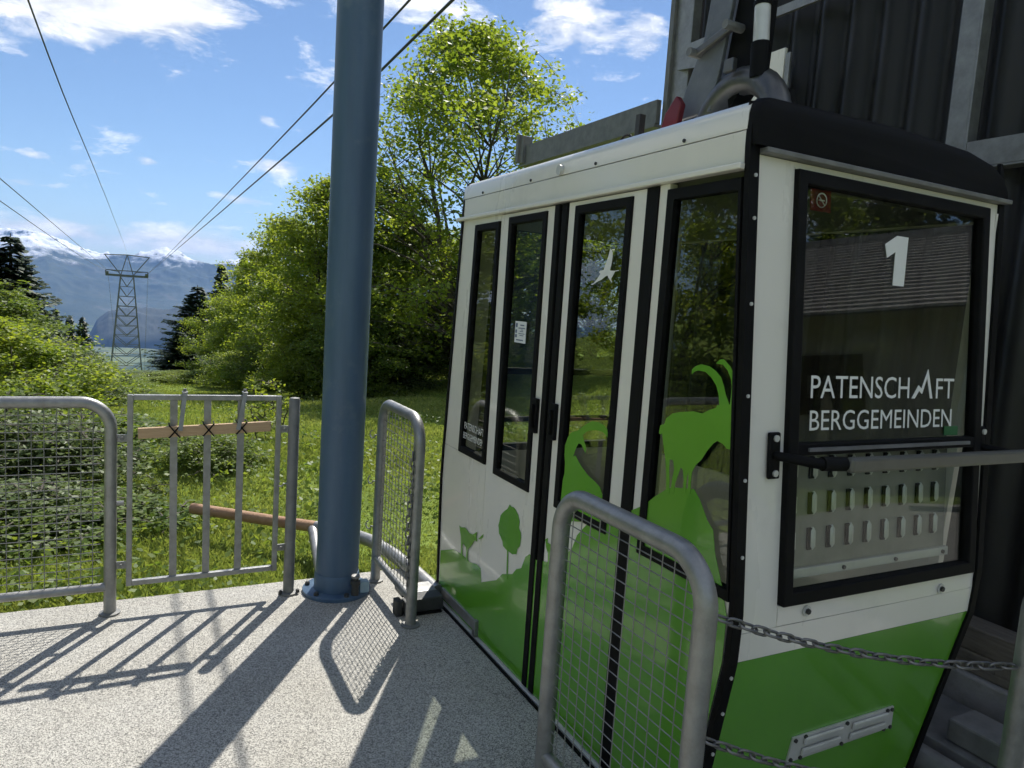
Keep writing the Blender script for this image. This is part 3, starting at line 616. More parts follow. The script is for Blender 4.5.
MB().prism([(2.60, 2.52), (2.535, 2.58), (2.50, 2.54), (2.56, 2.28), (2.70, 2.28)], -.12, -.09, hp).build('red_lever', 'red', hg, smooth=False, bevel=.006)
MB().bar((HX+.04, 2.08, 2.52), (HX+.04, 1.98, 2.28), .03, .05).build('stay', 'black', hg, smooth=False)
MB().tube(arc((1.95, 2.80, 2.40), .055, 0, 2*PI, 18, (0,1,0), (.2,0,1))[:-1], .006, 6, closed=True).build('cable_loop', 'black', hg)
MB().bar((1.95, 2.70, 2.26), (1.95, 2.69, 2.52), .03, .03).build('loop_bracket', 'dark_metal', hg, smooth=False)

# ------------------------------------------------------------------ station wall behind the cabin
XW = 3.30
sw = thing('station_wall', 'dark corrugated metal station wall with galvanised posts behind the cabin', 'wall', (XW, 3.0, -.4))
def corr(y0, y1, z0, z1):
    n = int((y1-y0)/.0225); b = MB(); vs = []
    for i in range(n+1):
        y = y0+(y1-y0)*i/n; ph = (y/.20) % 1
        d = .028*(1-math.cos(2*PI*ph))
        vs += [(XW+.06+d, y, z0), (XW+.06+d, y, z1), (XW+.075+d, y, z0), (XW+.075+d, y, z1)]
    fs = []
    for i in range(n):
        o = i*4; fs += [(o, o+4, o+5, o+1), (o+2, o+3, o+7, o+6)]
    b.add(vs, fs); return b
for y0, y1 in ((1.42, 2.22), (2.22, 3.12), (3.12, 4.02)):
    corr(y0, (y1-.001 if y1 < 4 else 4.2), .30, 4.9).build('corrugated_sheet', 'corr', sw, smooth=True)
# steel posts (angle sections) and rails
def angle_post(y, z0, z1, w=.14, mat='galv_dull'):
    b = MB().box(XW-.02, XW+.05, y, y+.012, z0, z1).box(XW-.02, XW-.008, y+.0121, y+w, z0, z1)
    return b.build('post', mat, sw, smooth=False, bevel=.002)
angle_post(2.06, 2.40, 4.9, .10, 'galv')
angle_post(4.03, -.4, 4.9, .21, 'galv')
MB().box(XW-.045, XW-.022, 4.20, 4.245, -.4, 4.9).build('post_flange', 'galv_dull', sw, smooth=False)
MB().box(XW-.02, XW+.055, 1.42, 4.02, 2.385, 2.395).box(XW-.02, XW-.010, 1.42, 2.058, 2.396, 2.51).box(XW-.02, XW-.010, 2.161, 4.02, 2.396, 2.51).build('wall_rail', 'galv', sw, smooth=False, bevel=.002)
MB().bar((XW-.04, 4.10, 3.13), (XW-.04, 3.3, 3.20), .03, .04).bar((XW-.04, 4.10, 3.36), (XW-.04, 3.55, 3.28), .03, .08).build('brace', 'galv', sw, smooth=False)
MB().bar((XW-.05, 2.75, 3.42), (XW-.05, 4.02, 3.44), .02, .05).build('brace', 'galv', sw, smooth=False)
MB().box(XW-.16, XW-.14, 3.05, 3.35, 2.55, 3.16).build('switch_plate', 'white', sw, smooth=False, bevel=.003)
MB().box(XW-.17, XW-.158, 3.00, 3.03, 2.45, 3.12).build('guide_strip', 'galv', sw, smooth=False)
sr = thing('unseen_shade_roof', 'dark unseen roof over the cabin and the wall, shaped to keep sun off the hanger', 'roof', (3.8, 0, 4.9))  # unseen roof, cut to the part that blocks the sun on the hanger
MB().box(2.35, 6.0, 1.42, 4.25, 4.92, 5.05).build('shade_deck', 'corr', sr, smooth=False)
for x in (2.5, 3.36, 5.8): MB().box(x, x+.12, 1.5, 4.2, 4.72, 4.915).build('purlin', 'galv_dull', sr, smooth=False)
for x, y in ((5.8, 1.6), (5.8, 4.0)): MB().box(x, x+.12, y, y+.12, -.4, 4.715).build('column', 'galv_dull', sr, smooth=False)
gb = thing('guide_beam', 'grey steel guide beam projecting past the end of the station wall', 'beam', (XW, 5.2, 2.97))
MB().box(XW-.09, XW-.05, 4.251, 6.20, 2.99, 3.155).build('beam_web', 'galv_dull', gb, smooth=False, bevel=.004)
MB().box(XW-.10, XW+.02, 4.25, 6.28, 2.965, 2.989).build('beam_flange', 'galv_dull', gb, smooth=False, bevel=.003)
MB().box(XW-.12, XW-.02, 6.205, 6.26, 2.99, 3.24).box(XW-.14, XW-.10, 6.27, 6.32, 3.0, 3.26).build('end_stop', 'galv_dull', gb, smooth=False, bevel=.004)
for i, (z0, z1, lb) in enumerate(((.205, .298, 'lower weathered timber beam along the foot of the station wall'), (.301, .405, 'upper weathered timber beam along the foot of the station wall'))):
    tag(MB().box(XW-.09, XW+.055, 1.2+.03*i, 4.0, z0, z1).build('timber_beam', 'old_wood', smooth=False, bevel=.006), lb, 'timber', 'timber beams at the wall foot')
tag(MB().box(XW-.12, XW+.3, 1.0, 4.0, -.42, .203).build('concrete_plinth', 'concrete', smooth=False, bevel=.01), 'grey concrete plinth under the timber beams by the wall', 'plinth')
# buffer gear beside the cabin foot
rl = thing('guide_rail', 'green grey tubular guide rail low beside the right foot of the cabin', 'rail', (2.85, 2.0, -.4))
MB().tube([(2.70, 1.0, .02), (2.72, 2.6, .02), (2.72, 4.0, .02)], .05, 14).build('tube', 'galv_dull', rl)
for y in (1.35, 3.6): MB().box(2.68, 2.76, y, y+.08, -.42, -.03).build('support', 'galv_dull', rl, smooth=False)
MB().box(2.78, 3.17, .95, 4.0, .0, .075).build('tray', 'galv_dull', rl, smooth=False, bevel=.006)
MB().box(2.82, 2.99, 1.30, 1.55, .077, .17).build('buffer_block', 'galv_dull', rl, smooth=False, bevel=.01)
MB().box(3.0, 3.15, 1.22, 1.45, .077, .15).build('buffer_block', 'dark_metal', rl, smooth=False, bevel=.01)

# ------------------------------------------------------------------ railings
def wires(b, o, u, v, us, vs, u0, u1, v0, v1, r, inside=None):
    o = Vector(o); u = Vector(u); v = Vector(v); nrm = u.cross(v).normalized()
    def clip(fixed, lo, hi, vert):
        if inside is None: return lo, hi
        ts = np.linspace(lo, hi, 120); ok = [t for t in ts if inside(*((fixed, t) if vert else (t, fixed)))]
        return (min(ok), max(ok)) if ok else (None, None)
    for a in us:
        l, h = clip(a, v0, v1, True)
        if l is not None: b.tube([o+u*a+v*l+nrm*r, o+u*a+v*h+nrm*r], r, 4, cap=False)
    for c in vs:
        l, h = clip(c, u0, u1, False)
        if l is not None: b.tube([o+u*l+v*c-nrm*r, o+u*h+v*c-nrm*r], r, 4, cap=False)
def barrier(label, p0, p1, h=1.06, r=.028, rc=.13, low=.14, su=.050, sv=.040, wr=.0021, group='tube barriers with wire mesh', mat='galv'):
    p0 = Vector(p0); p1 = Vector(p1); L = (p1-p0).length; u = (p1-p0).normalized(); z = Vector((0,0,1))
    t = thing('mesh_barrier', label, 'barrier', tuple((p0+p1)/2), group)
    path = [p0, p0+z*(h-rc)]+arc(p0+u*rc+z*(h-rc), rc, PI, PI/2, 10, u, z)[1:]+arc(p1-u*rc+z*(h-rc), rc, PI/2, 0, 10, u, z)+[p1]
    MB().tube(path, r, 16).build('tube_frame', mat, t)
    MB().tube([p0+u*r*.6+z*low, p1-u*r*.6+z*low], r*.78, 14).build('lower_rail', mat, t)
    for q in (p0, p1): MB().lathe(tuple(q), [(r*1.7, .001), (r*1.7, .009), (r*1.1, .012)], 20).build('base_plate', 'galv_dull', t)
    b = MB(); hh = h-r*.8; rr = rc-r*.8; e = r*.8
    def inside(a, c):
        if a < e or a > L-e or c > hh: return False
        if c > h-rc:
            if a < rc: return (a-rc)**2+(c-(h-rc))**2 < rr*rr
            if a > L-rc: return (a-L+rc)**2+(c-(h-rc))**2 < rr*rr
        return True
    nu = round(L/su); nv = round((h-low)/sv)
    wires(b, p0, u, z, [L*(i+.5)/nu for i in range(nu)], [low+(h-low)*(i+.5)/nv for i in range(nv)], 0, L, low, h, wr, inside)
    b.build('wire_mesh', 'wire', t, smooth=False, stuff=True)
    return t
b_left = barrier('long tube barrier with wire mesh at the left edge, left of the slatted gate', (-2.6, 3.93, 0), (-.118, 3.93, 0), h=1.062)
b_mid = barrier('narrow tube barrier with wire mesh between blue pole and cabin, chain on its post', (1.24, 3.95, 0), (1.24, 3.325, 0))
b_near = barrier('nearest tube barrier with wire mesh, in front of the cabin doors', (1.24, 1.965, 0), (1.24, 1.275, 0), r=.030)
def hook(p, d, parent, r=.022):
    p = Vector(p); d = Vector(d)
    pts = [p, p+d*.02]+arc(p+d*(.02+r)+Vector((0,0,0)), r, PI, -PI*.45, 10, d, Vector((0,0,-1)))
    MB().tube(pts, .004, 6).build('hook', 'galv', parent)
for z in (.86, .59, .32): hook((1.22, 3.975, z), (-.4, .9, 0), b_mid)
def bracket(x0, x1, z, parent, y=3.93):
    MB().box(x0, x1, y-.004, y+.004, z-.018, z+.018).build('bracket', 'galv', parent, smooth=False)
    MB().cyl((x0+.025, y-.018, z), (x0+.025, y+.018, z), .010, 8).build('bracket_bolt', 'galv_dull', parent)
for z in (.885, .245): bracket(-.095, -.045, z, b_left)
MB().cyl((-.10, 3.93, .56), (-.06, 3.93, .56), .012, 8).build('stub', 'galv', b_left)
# right hand barrier: only its post reaches the picture
b_right = barrier('tube barrier whose post stands at the right edge, holding the chain ends', (2.150, 1.00, 0), (2.150, .38, 0), r=.030)
# gate post
gp = thing('gate_post', 'short galvanised tube post between the slatted gate and the blue pole', 'post', (.741, 3.92, 0))
MB().lathe((.741, 3.92, 0), [(.029, 0), (.029, 1.075), (.024, 1.085), (.010, 1.088)], 18).build('tube', 'galv_dull', gp)
MB().lathe((.741, 3.92, 0), [(.052, .001), (.052, .010), (.03, .012)], 16).build('base_plate', 'galv_dull', gp)
for dx_, dy_ in ((-.045, -.02), (.045, -.025)): MB().lathe((.741+dx_, 3.92+dy_, .008), [(.010, 0), (.010, .018), (.004, .022)], 6).build('anchor_bolt', 'dark_metal', gp)
for z in (.915, .262): bracket(.668, .716, z, gp)
hook((.715, 3.915, .62), (-1, 0, 0), gp, .014)
# gate
gt = thing('slatted_gate', 'galvanised gate of three flat bars with a wooden plank tied across', 'gate', (.31, 3.93, 0))
for a, b_ in (((-.036, .148), (-.036, 1.088)), ((.662, .148), (.662, 1.083))):
    MB().bar((a[0], 3.93, a[1]-.012), (b_[0], 3.93, b_[1]+.012), .026, .026, (0,1,0)).build('stile', 'galv', gt, smooth=False, bevel=.003)
MB().bar((-.0229, 3.93, 1.087), (.6489, 3.93, 1.083), .026, .026).build('top_rail', 'galv', gt, smooth=False, bevel=.003)
MB().bar((-.0229, 3.93, .149), (.6489, 3.93, .152), .026, .026).build('bottom_rail', 'galv', gt, smooth=False, bevel=.003)
for x0, x1 in ((.163, .156), (.318, .312), (.474, .473)):
    MB().bar((x0, 3.93, .165), (x1, 3.93, 1.071), .008, .034, (1,0,0)).build('flat_bar', 'galv', gt, smooth=False)
plank = tag(MB().bar((-.002, 3.902, .912), (.618, 3.902, .938), .026, .052).build('wooden_plank', 'wood', smooth=False, bevel=.003), 'pale wooden plank tied across the slatted gate', 'plank')
for x, z in ((.160, .920), (.316, .926), (.474, .933)):
    b = MB()
    for s_ in (-1, 1):
        b.tube([(x-.025*s_, 3.938, z-.036), (x-.024*s_, 3.886, z-.030), (x, 3.884, z), (x+.024*s_, 3.886, z+.030), (x+.025*s_, 3.938, z+.036)], .0035, 6)
    tag(b.build('cable_tie', 'rubber'), 'black tie crossed over the plank at the ' + {.160: 'left', .316: 'middle', .474: 'right'}[x] + ' bar of the gate', 'tie', 'ties on the gate plank')
for x, dx_, wh in ((.205, -.020, 'left'), (.490, -.035, 'right')):
    k = thing('hook_clamp', f'{wh} galvanised strap clamp hooked over the top of the slatted gate', 'clamp', (x, 3.92, .92), 'clamps on the gate top')
    MB().bar((x, 3.908, 1.110), (x+dx_, 3.880, .925), .020, .006, (0,1,0)).build('strap', 'galv', k, smooth=False)
    MB().bar((x, 3.952, 1.110), (x+.5*dx_, 3.952, 1.02), .020, .006, (0,1,0)).build('strap', 'galv_dull', k, smooth=False)
    MB().box(x-.013, x+.013, 3.905, 3.956, 1.106, 1.116).build('saddle', 'galv', k, smooth=False, bevel=.002)
    MB().cyl((x, 3.93, 1.116), (x, 3.93, 1.130), .009, 6).build('bolt', 'galv_dull', k)
# blue pole
pl = thing('blue_pole', 'tall round blue painted steel pole with a flanged foot', 'pole', (.998, 3.885, 0))
MB().lathe((.998, 3.885, 0), [(.116, .08), (.117, 1.2), (.119, 3.0), (.119, 6.5)], 40).build('shaft', 'blue', pl)
MB().lathe((.998, 3.885, 0), [(.124, .022), (.124, .10), (.118, .115)], 40).build('collar', 'blue', pl)
MB().lathe((.998, 3.885, 0), [(.186, .001), (.186, .018), (.180, .022)], 40).build('flange', 'blue', pl)
for k in range(6):
    a = math.radians(35+60*k); MB().lathe((.998+.163*math.cos(a), 3.885+.163*math.sin(a), .020), [(.014, 0), (.014, .016), (.008, .022)], 6).build('bolt', 'dark_metal', pl)
eb = MB().lathe((1.062, 3.735, .021), [(.020, 0), (.020, .06), (.027, .062), (.027, .082), (.018, .085), (.018, .10)], 14).build('earth_clamp', 'dark_metal', pl)
MB().lathe((1.062, 3.735, .121), [(.024, 0), (.024, .012), (.012, .014)], 12).build('clamp_nut', 'galv', eb)
MB().box(1.092, 1.145, 3.745, 3.80, .021, .085).build('clamp_block', 'blue_light', pl, smooth=False, bevel=.006)
MB().lathe((.998, 3.885, 6.5), [(.2, 0), (.2, .03)], 30).build('head_plate', 'blue', pl)
# flared entry guide and its bumper foot
gd = thing('entry_guide', 'galvanised tube guide flaring away from the cabin, its outer end rusty', 'guide rail', (1.2, 4.6, -.2))
gpts = [(1.492, 3.60, .035), (1.475, 3.95, .035), (1.450, 4.25, .03), (1.395, 4.58, .02), (1.28, 4.83, .015), (1.12, 5.00, .01)]
MB().tube(gpts, .042, 14).build('tube', 'galv', gd)
MB().tube([(1.12, 5.00, .01), (.90, 5.19, .008), (.36, 5.68, .005)], .040, 14).build('rusty_tube', 'rust', gd, label='rusty outer end of the tube guide')
MB().tube([(1.10, 5.01, .0), (1.065, 4.70, -.055), (1.02, 4.30, -.14)], .036, 12).build('strut', 'galv', gd)
bp_ = thing('bumper_foot', 'black metal bumper foot on the platform corner beside the cabin', 'bumper', (1.35, 3.50, 0))
MB().box(1.27, 1.462, 3.43, 3.53, .012, .085).build('body', 'dark_metal', bp_, smooth=False, bevel=.008)
MB().box(1.20, 1.235, 3.435, 3.50, .0, .085).box(1.245, 1.268, 3.40, 3.50, .0, .075).build('jaw', 'dark_metal', bp_, smooth=False, bevel=.006)
MB().box(1.26, 1.46, 3.531, 3.66, .060, .083).build('cover_plate', 'galv', bp_, smooth=False, bevel=.005)
MB().box(1.30, 1.45, 3.42, 3.56, .0, .011).build('foot_plate', 'rubber', bp_, smooth=False)
# steel edging of the platform
structure(MB().box(1.4755, 1.487, -1.5, 3.60, -.06, .002).build('platform_edging', 'rubber', smooth=False))
# chains
LK = MB(); a_ = .0095; l_ = .0085
pts = [Vector((a_*math.cos(t)*.80, 0, l_+a_*math.sin(t))) for t in np.linspace(0, PI, 7)]+[Vector((a_*math.cos(t)*.80, 0, -l_+a_*math.sin(t))) for t in np.linspace(PI, 2*PI, 7)]
LK.tube(pts, .0031, 6, closed=True); link_me = LK.mesh('link'); link_me.materials.append(MT['chain'])
link_me.polygons.foreach_set('use_smooth', [True]*len(link_me.polygons))
def chain(label, fn, n_s=400, pitch=.0275, sc=1.3):
    P = [Vector(fn(i/n_s)) for i in range(n_s+1)]; s = [0]
    for i in range(n_s): s.append(s[-1]+(P[i+1]-P[i]).length)
    t = thing('chain', label, 'chain', tuple(P[0]), 'galvanised barrier chains')
    k = int(s[-1]/(pitch*sc)); S = np.array(s)
    for i in range(k):
        q = (i+.5)*pitch*sc; j = min(int(np.searchsorted(S, q)), n_s-1); j = max(j, 1)
        d = (P[j+1]-P[j-1]).normalized(); o = bpy.data.objects.new('link', link_me); col.objects.link(o); o.parent = t
        rot = d.to_track_quat('Z', 'Y').to_matrix().to_4x4() @ Matrix.Rotation((PI/2 if i % 2 else 0)+.35+random.uniform(-.2, .2), 4, 'Z')
        o.matrix_local = Matrix.Translation(P[j]-P[0]) @ rot @ Matrix.Scale(sc, 4)
    return t
def sagged(a, b, sag):
    a = Vector(a); b = Vector(b)
    return lambda t: a+(b-a)*t-Vector((0,0,1))*sag*4*t*(1-t)
chain('upper chain hung across the cabin end between the barrier posts', sagged((1.265, 1.262, .925), (2.125, 1.00, .775), .035))
chain('lower chain hung across the cabin end, sagging out of the picture', sagged((1.265, 1.262, .605), (2.125, 1.00, .44), .05))
chain('chain hanging straight down along the post of the narrow barrier', lambda t: (1.203+.006*math.sin(t*9), 3.318, .90-.70*t))

# ------------------------------------------------------------------ ropes and pylon
PY = 116.0; PXC = -1.62
ropes = [(2.13, 1.05, .0125, [(-1.5, 4.15), (5.38, 3.91), (7.1, 3.81), (9.1, 3.77), (15.9, 3.70), (58, 3.30), (116, 2.78)], 'steel rope that passes lower right behind the blue pole, towards the cabin'),
         (2.13, .95, .0105, [(-1.5, 4.42), (6.35, 4.22), (9.0, 4.14), (15.8, 4.02), (58, 3.38), (116, 2.78)], 'steel rope that passes higher left behind the blue pole'),
         (-3.2, -3.98, .015, [(-1.5, 4.5), (24, 4.15), (37, 3.95), (78, 3.4), (116, 2.78)], 'upper of the two steel ropes at the far left'),
         (-3.2, -3.98, .013, [(-1.5, 4.0), (24, 3.56), (37, 3.30), (78, 2.85), (116, 2.74)], 'lower of the two steel ropes at the far left'),
         (-.6, -1.62, .006, [(-1.5, 3.50), (5.9, 3.41), (8.3, 3.41), (15.5, 3.60), (69, 4.65), (116, 5.2)], 'thin single cable rising steeply above the pylon top')]
for x0, x1, r, tab, lb in ropes:
    ys = np.concatenate([np.linspace(-1.5, 20, 16), np.linspace(24, PY, 14)])
    zz_ = np.interp(ys, [q[0] for q in tab], [q[1] for q in tab])
    zz_ = np.convolve(np.pad(zz_, 1, 'edge'), [.25, .5, .25], 'valid')
    pts = [Vector((x0+(x1-x0)*(y+1.5)/(PY+1.5), y, z)) for y, z in zip(ys, zz_)]
    b_ = pts[-1]
    pts += [b_+Vector((0, 30*j, -10.5*j-.25*j*j)) for j in range(1, 12)]
    tag(MB().tube(pts, r, 6).build('steel_rope', 'cable'), lb, 'cable', 'cableway ropes')
py = thing('pylon', 'steel lattice cableway pylon with crossarm on the slope below', 'pylon', (PXC, PY, float(gz(PXC, PY))))
gzp = float(gz(PXC, PY))-.3; ztop = 2.2
def legp(sx, sy, z):
    t = np.clip((z+6)/(ztop+6), -2, 1); hw = .80+(1.55-.80)*(1-t)*.95
    return (PXC+sx*hw, PY+sy*hw, z)
for sx in (-1, 1):
    for sy in (-1, 1): MB().bar(legp(sx, sy, gzp), legp(sx, sy, ztop), .16, .16).build('leg', 'pylon', py, smooth=False)
lv_ = list(np.linspace(-13, ztop-.1, 12))
for i in range(len(lv_)-1):
    b = MB(); z0, z1 = lv_[i], lv_[i+1]
    for (s0, s1) in (((-1,-1),(1,-1)), ((1,-1),(1,1)), ((1,1),(-1,1)), ((-1,1),(-1,-1))):
        mid = [(p+q)/2 for p, q in zip(legp(*s0, z0), legp(*s1, z0))]
        b.bar(legp(*s0, z1), mid, .08, .08).bar(legp(*s1, z1), mid, .08, .08).bar(legp(*s0, z1), legp(*s1, z1), .07, .07)
    b.build('lattice_bay', 'pylon', py, smooth=False)
MB().box(PXC-2.65, PXC+2.65, PY-.45, PY-.25, 2.1, 2.4).box(PXC-2.65, PXC+2.65, PY+.25, PY+.45, 2.1, 2.4).build('crossarm', 'pylon', py, smooth=False)
MB().box(PXC-2.6, PXC+2.6, PY-.4, PY-.28, 2.86, 2.98).build('crossarm_rail', 'pylon', py, smooth=False)
for s_ in (-1, 1):
    sh = MB()
    sh.box(PXC+s_*2.45-.2, PXC+s_*2.45+.2, PY-1.3, PY+1.3, 2.41, 2.7).build('rope_saddle', 'pylon', py, smooth=False)
    MB().bar((PXC+s_*2.6, PY-.9, 2.75), (PXC+s_*2.6, PY+.9, 2.75), .12, .3).build('roller_battery', 'cable', py, smooth=False)
    MB().bar((PXC+s_*.75, PY, 2.3), (PXC+s_*2.75, PY, 5.0), .12, .12).bar((PXC+s_*.75, PY, 2.4), (PXC, PY, 5.2), .11, .11).bar((PXC, PY, 5.15), (PXC+s_*2.85, PY, 5.0), .12, .12).build('top_truss', 'pylon', py, smooth=False)
    MB().bar((PXC+s_*.9, PY, 2.75), (PXC+s_*2.6, PY, 2.95), .08, .08).build('top_strut', 'pylon', py, smooth=False)

# ------------------------------------------------------------------ vegetation
def leaf_cards(cent, size, rs, flat=0.55, aspect=.62, up=.35):
    n = len(cent); ax = rs.normal(size=(n, 3)); ax /= np.linalg.norm(ax, axis=1)[:, None]
    nr = rs.normal(size=(n, 3)); nr[:, 2] = np.abs(nr[:, 2])+up
    nr /= np.linalg.norm(nr, axis=1)[:, None]
    ax -= nr*(ax*nr).sum(1)[:, None]; ax /= np.linalg.norm(ax, axis=1)[:, None]+1e-9
    bx = np.cross(nr, ax); s = (size*rs.uniform(.65, 1.35, n))[:, None]
    v = np.stack([cent-ax*s*.5, cent+bx*s*aspect*.5-nr*s*.06, cent+ax*s*.5, cent-bx*s*aspect*.5-nr*s*.06], 1).reshape(-1, 3)
    f = np.arange(4*n).reshape(n, 4)
    return v, f
def branch_mesh(name, polys):
    b = MB()
    for pts, r in polys: b.tube(pts, r, 6 if r[0] > .03 else 4, cap=False)
    me = bpy.data.meshes.new(name); me.from_pydata(b.v, [], b.f); me.polygons.foreach_set('use_smooth', [True]*len(b.f)); me.update()
    return me
def decid(name, seed, h, rad, stems, ncl, per, leaf, low=.12, cl_r=.45, trunk_r=.11, shape='egg'):
    """returns (trunk mesh, crown mesh) with base at the origin"""
    rs = np.random.default_rng(seed); polys = []; stem_pts = []
    for k in range(stems):
        a = 2*PI*k/stems+rs.uniform(-.4, .4); lean = rs.uniform(.25, .75)*rad*(0 if stems == 1 else 1)
        hh = h*rs.uniform(.72, .93); pts = []; n = 9
        wob = rs.normal(0, .12*rad/3, (n+1, 2))
        for i in range(n+1):
            t = i/n; q = lean*(t**1.25)
            pts.append(np.array([math.cos(a)*q+wob[i,0]*t+.12*math.cos(a), math.sin(a)*q+wob[i,1]*t+.12*math.sin(a), hh*t-.15]))
        r0 = trunk_r*rs.uniform(.7, 1.1); polys.append((pts, [max(r0*(1-.93*i/n), .008) for i in range(n+1)]))
        stem_pts += [(p, r0*(1-.93*i/n)) for i, p in enumerate(pts) if i > 0]
    SP = np.array([p for p, _ in stem_pts]); SR = np.array([r for _, r in stem_pts])
    cents = []
    while len(cents) < ncl:
        z = rs.uniform(low, 1.0); t = (z-low)/(1-low)
        if shape == 'egg': w = math.sin(PI*min(1, (t*.86+.14)))**.65
        elif shape == 'bush': w = math.sqrt(max(0, 1-(t*.98)**2.2))
        else: w = (1-t)**.7
        a = rs.uniform(0, 2*PI); lob = 1+.16*math.sin(3*a+seed)+.12*math.sin(5*a+z*9+seed)+.10*math.sin(11*z+2*a)
        q = rad*w*lob*math.sqrt(rs.uniform(.06, 1))*rs.uniform(.85, 1.08)
        cents.append(np.array([q*math.cos(a), q*math.sin(a), z*h*rs.uniform(.96, 1.03)]))
    cents = np.array(cents); allc = []
    for c in cents:
        d = np.linalg.norm(SP-c, axis=1)+np.clip(SP[:, 2]-c[2]+.15*h*.5, 0, None)*1.5
        j = int(np.argmin(d)); p = SP[j]; m1 = p*.6+c*.4+np.array([0, 0, .10*np.linalg.norm(c-p)]); m2 = p*.25+c*.75+np.array([0, 0, .10*np.linalg.norm(c-p)])
        r = min(SR[j]*.6, .012+.012*np.linalg.norm(c-p)); polys.append(([p, m1, m2, c], [r, r*.7, r*.45, .006]))
        k = int(per*rs.uniform(.5, 1.4)); s = cl_r*rs.uniform(.7, 1.25)
        off = rs.normal(size=(k, 3))*np.array([s, s, s*.55])*.62
        allc.append(c+off)
        # a few sprays on outer twigs
        for q in range(3):
            e = c+rs.normal(size=3)*np.array([s, s, s*.7])*.8
            polys.append(([c, (c+e)/2+np.array([0, 0, .04]), e], [.010, .007, .004]))
            allc.append(e+rs.normal(size=(max(3, k//9), 3))*s*.22)
    C_ = np.concatenate(allc); C_[:, 2] = np.maximum(C_[:, 2], .03)
    v, f = leaf_cards(C_, leaf, rs)
    return branch_mesh(name+'_trunk', polys), np_mesh(name+'_crown', v, f)
def spruce(name, seed, h, rad, whorls, per):
    rs = np.random.default_rng(seed); polys = [([np.array([0, 0, -.2]), np.array([0, 0, h*.5]), np.array([0, 0, h])], [h*.016, h*.010, .012])]
    V = []; Fq = []; n = 0
    for w in range(whorls):
        t = (w+.3)/whorls; z0 = h*(.05+.94*t); L0 = rad*(1-t)**.82*rs.uniform(.82, 1.12)+.10
        for k in range(7 if t < .8 else 5):
            a = rs.uniform(0, 2*PI); L = L0*rs.uniform(.7, 1.15); droop = .32*(1-t)+.05
            d = np.array([math.cos(a), math.sin(a), 0]); perp = np.array([-math.sin(a), math.cos(a), 0])
            pt = lambda s: np.array([0, 0, z0])+d*L*s+np.array([0, 0, (-droop*math.sin(s*2.0)+.16*s*s)*L])
            if k < 4: polys.append(([pt(0), pt(.5), pt(1)], [.02, .012, .005]))
            for q in range(per):
                s = rs.uniform(.08, 1.0)**.8; p = pt(s); sd_ = 1 if q % 2 else -1
                ln = (.22*L0+.16)*(1.12-s)*rs.uniform(.7, 1.3)+.10
                tip = p+perp*sd_*ln*.8+d*ln*.55+np.array([0, 0, -ln*rs.uniform(.15, .55)])
                wv = np.cross(tip-p, [0, 0, 1]); wv = wv/(np.linalg.norm(wv)+1e-9)*(.06+.10*ln)
                dn = np.array([0, 0, -.10-.30*ln*rs.uniform(.2, 1)])
                V += [p-wv*.6, p+wv*.6+dn*.3, tip+wv*.5+dn, tip-wv*.4+dn*.4]
                Fq.append((n, n+1, n+2, n+3)); n += 4
    return branch_mesh(name+'_trunk', polys), np_mesh(name+'_crown', np.array(V), np.array(Fq))
KINDS = {}
def kind(key, trunk_crown, h, leafm, barkm='bark', rad=1.0):
    a, b = trunk_crown; a.materials.append(MT[barkm]); b.materials.append(MT[leafm]); KINDS[key] = (a, b, h, rad)
kind('maple', decid('maple', 11, 10.4, 3.75, 8, 330, 85, .125, .10, .46, .13), 10.4, 'leaf_maple', rad=3.75)
kind('beech_a', decid('beech', 21, 9, 2.9, 4, 150, 190, .135, .04, .55, .12), 9, 'leaf_fresh', rad=2.9)
kind('beech_b', decid('beech', 22, 9, 2.5, 3, 140, 190, .135, .05, .5, .12), 9, 'leaf_mid', rad=2.5)
kind('beech_c', decid('beech', 23, 9, 3.3, 5, 160, 190, .14, .04, .55, .12, 'bush'), 9, 'leaf_fresh', rad=3.3)
kind('bush_a', decid('bush', 31, 2.6, 1.7, 7, 110, 190, .068, .06, .30, .03, 'bush'), 2.6, 'leaf_dull', rad=1.7)
kind('bush_b', decid('bush', 32, 2.6, 1.5, 6, 110, 190, .068, .06, .30, .03, 'bush'), 2.6, 'leaf_mid', rad=1.5)
kind('bush_c', decid('bush', 33, 2.6, 1.6, 6, 110, 190, .072, .06, .30, .03, 'bush'), 2.6, 'leaf_fresh', rad=1.6)
kind('shrub_near', decid('shrub', 34, 1.1, .95, 9, 120, 75, .055, .03, .16, .014, 'bush'), 1.1, 'leaf_dull', rad=.95)
kind('shrub_green', decid('shrub', 36, 1.1, .95, 9, 120, 80, .06, .03, .17, .014, 'bush'), 1.1, 'leaf_mid', rad=.95)
kind('sapling', decid('sapling', 35, 1.0, .32, 3, 26, 26, .055, .15, .10, .010), 1.0, 'leaf_fresh', rad=.32)
kind('spruce_a', spruce('spruce', 41, 14, 2.9, 52, 26), 14, 'needle', 'bark2', 2.9)
kind('spruce_b', spruce('spruce', 42, 14, 2.3, 52, 26), 14, 'needle', 'bark2', 2.3)
def plant(key, az_, dist, top_el, name, label, cat, group, width=None, rot=None, sink=0.0, hgt=None):
    tm, cm, h0, r0 = KINDS[key]; a = math.radians(az_); x = dist*math.sin(a); y = dist*math.cos(a); z = float(gz(x, y))-sink
    hh = hgt if hgt else H+dist*math.tan(math.radians(top_el))-z
    t = thing(name, label, cat, (x, y, z), group)
    s = hh/h0; sw_ = (width/r0) if width else s
    rz = random.uniform(0, 2*PI) if rot is None else rot
    for nm, me in (('trunk', tm), ('crown', cm)):
        o = bpy.data.objects.new(nm, me); col.objects.link(o); o.parent = t; o.scale = (sw_, sw_, s); o.rotation_euler = (0, 0, rz)
    return t
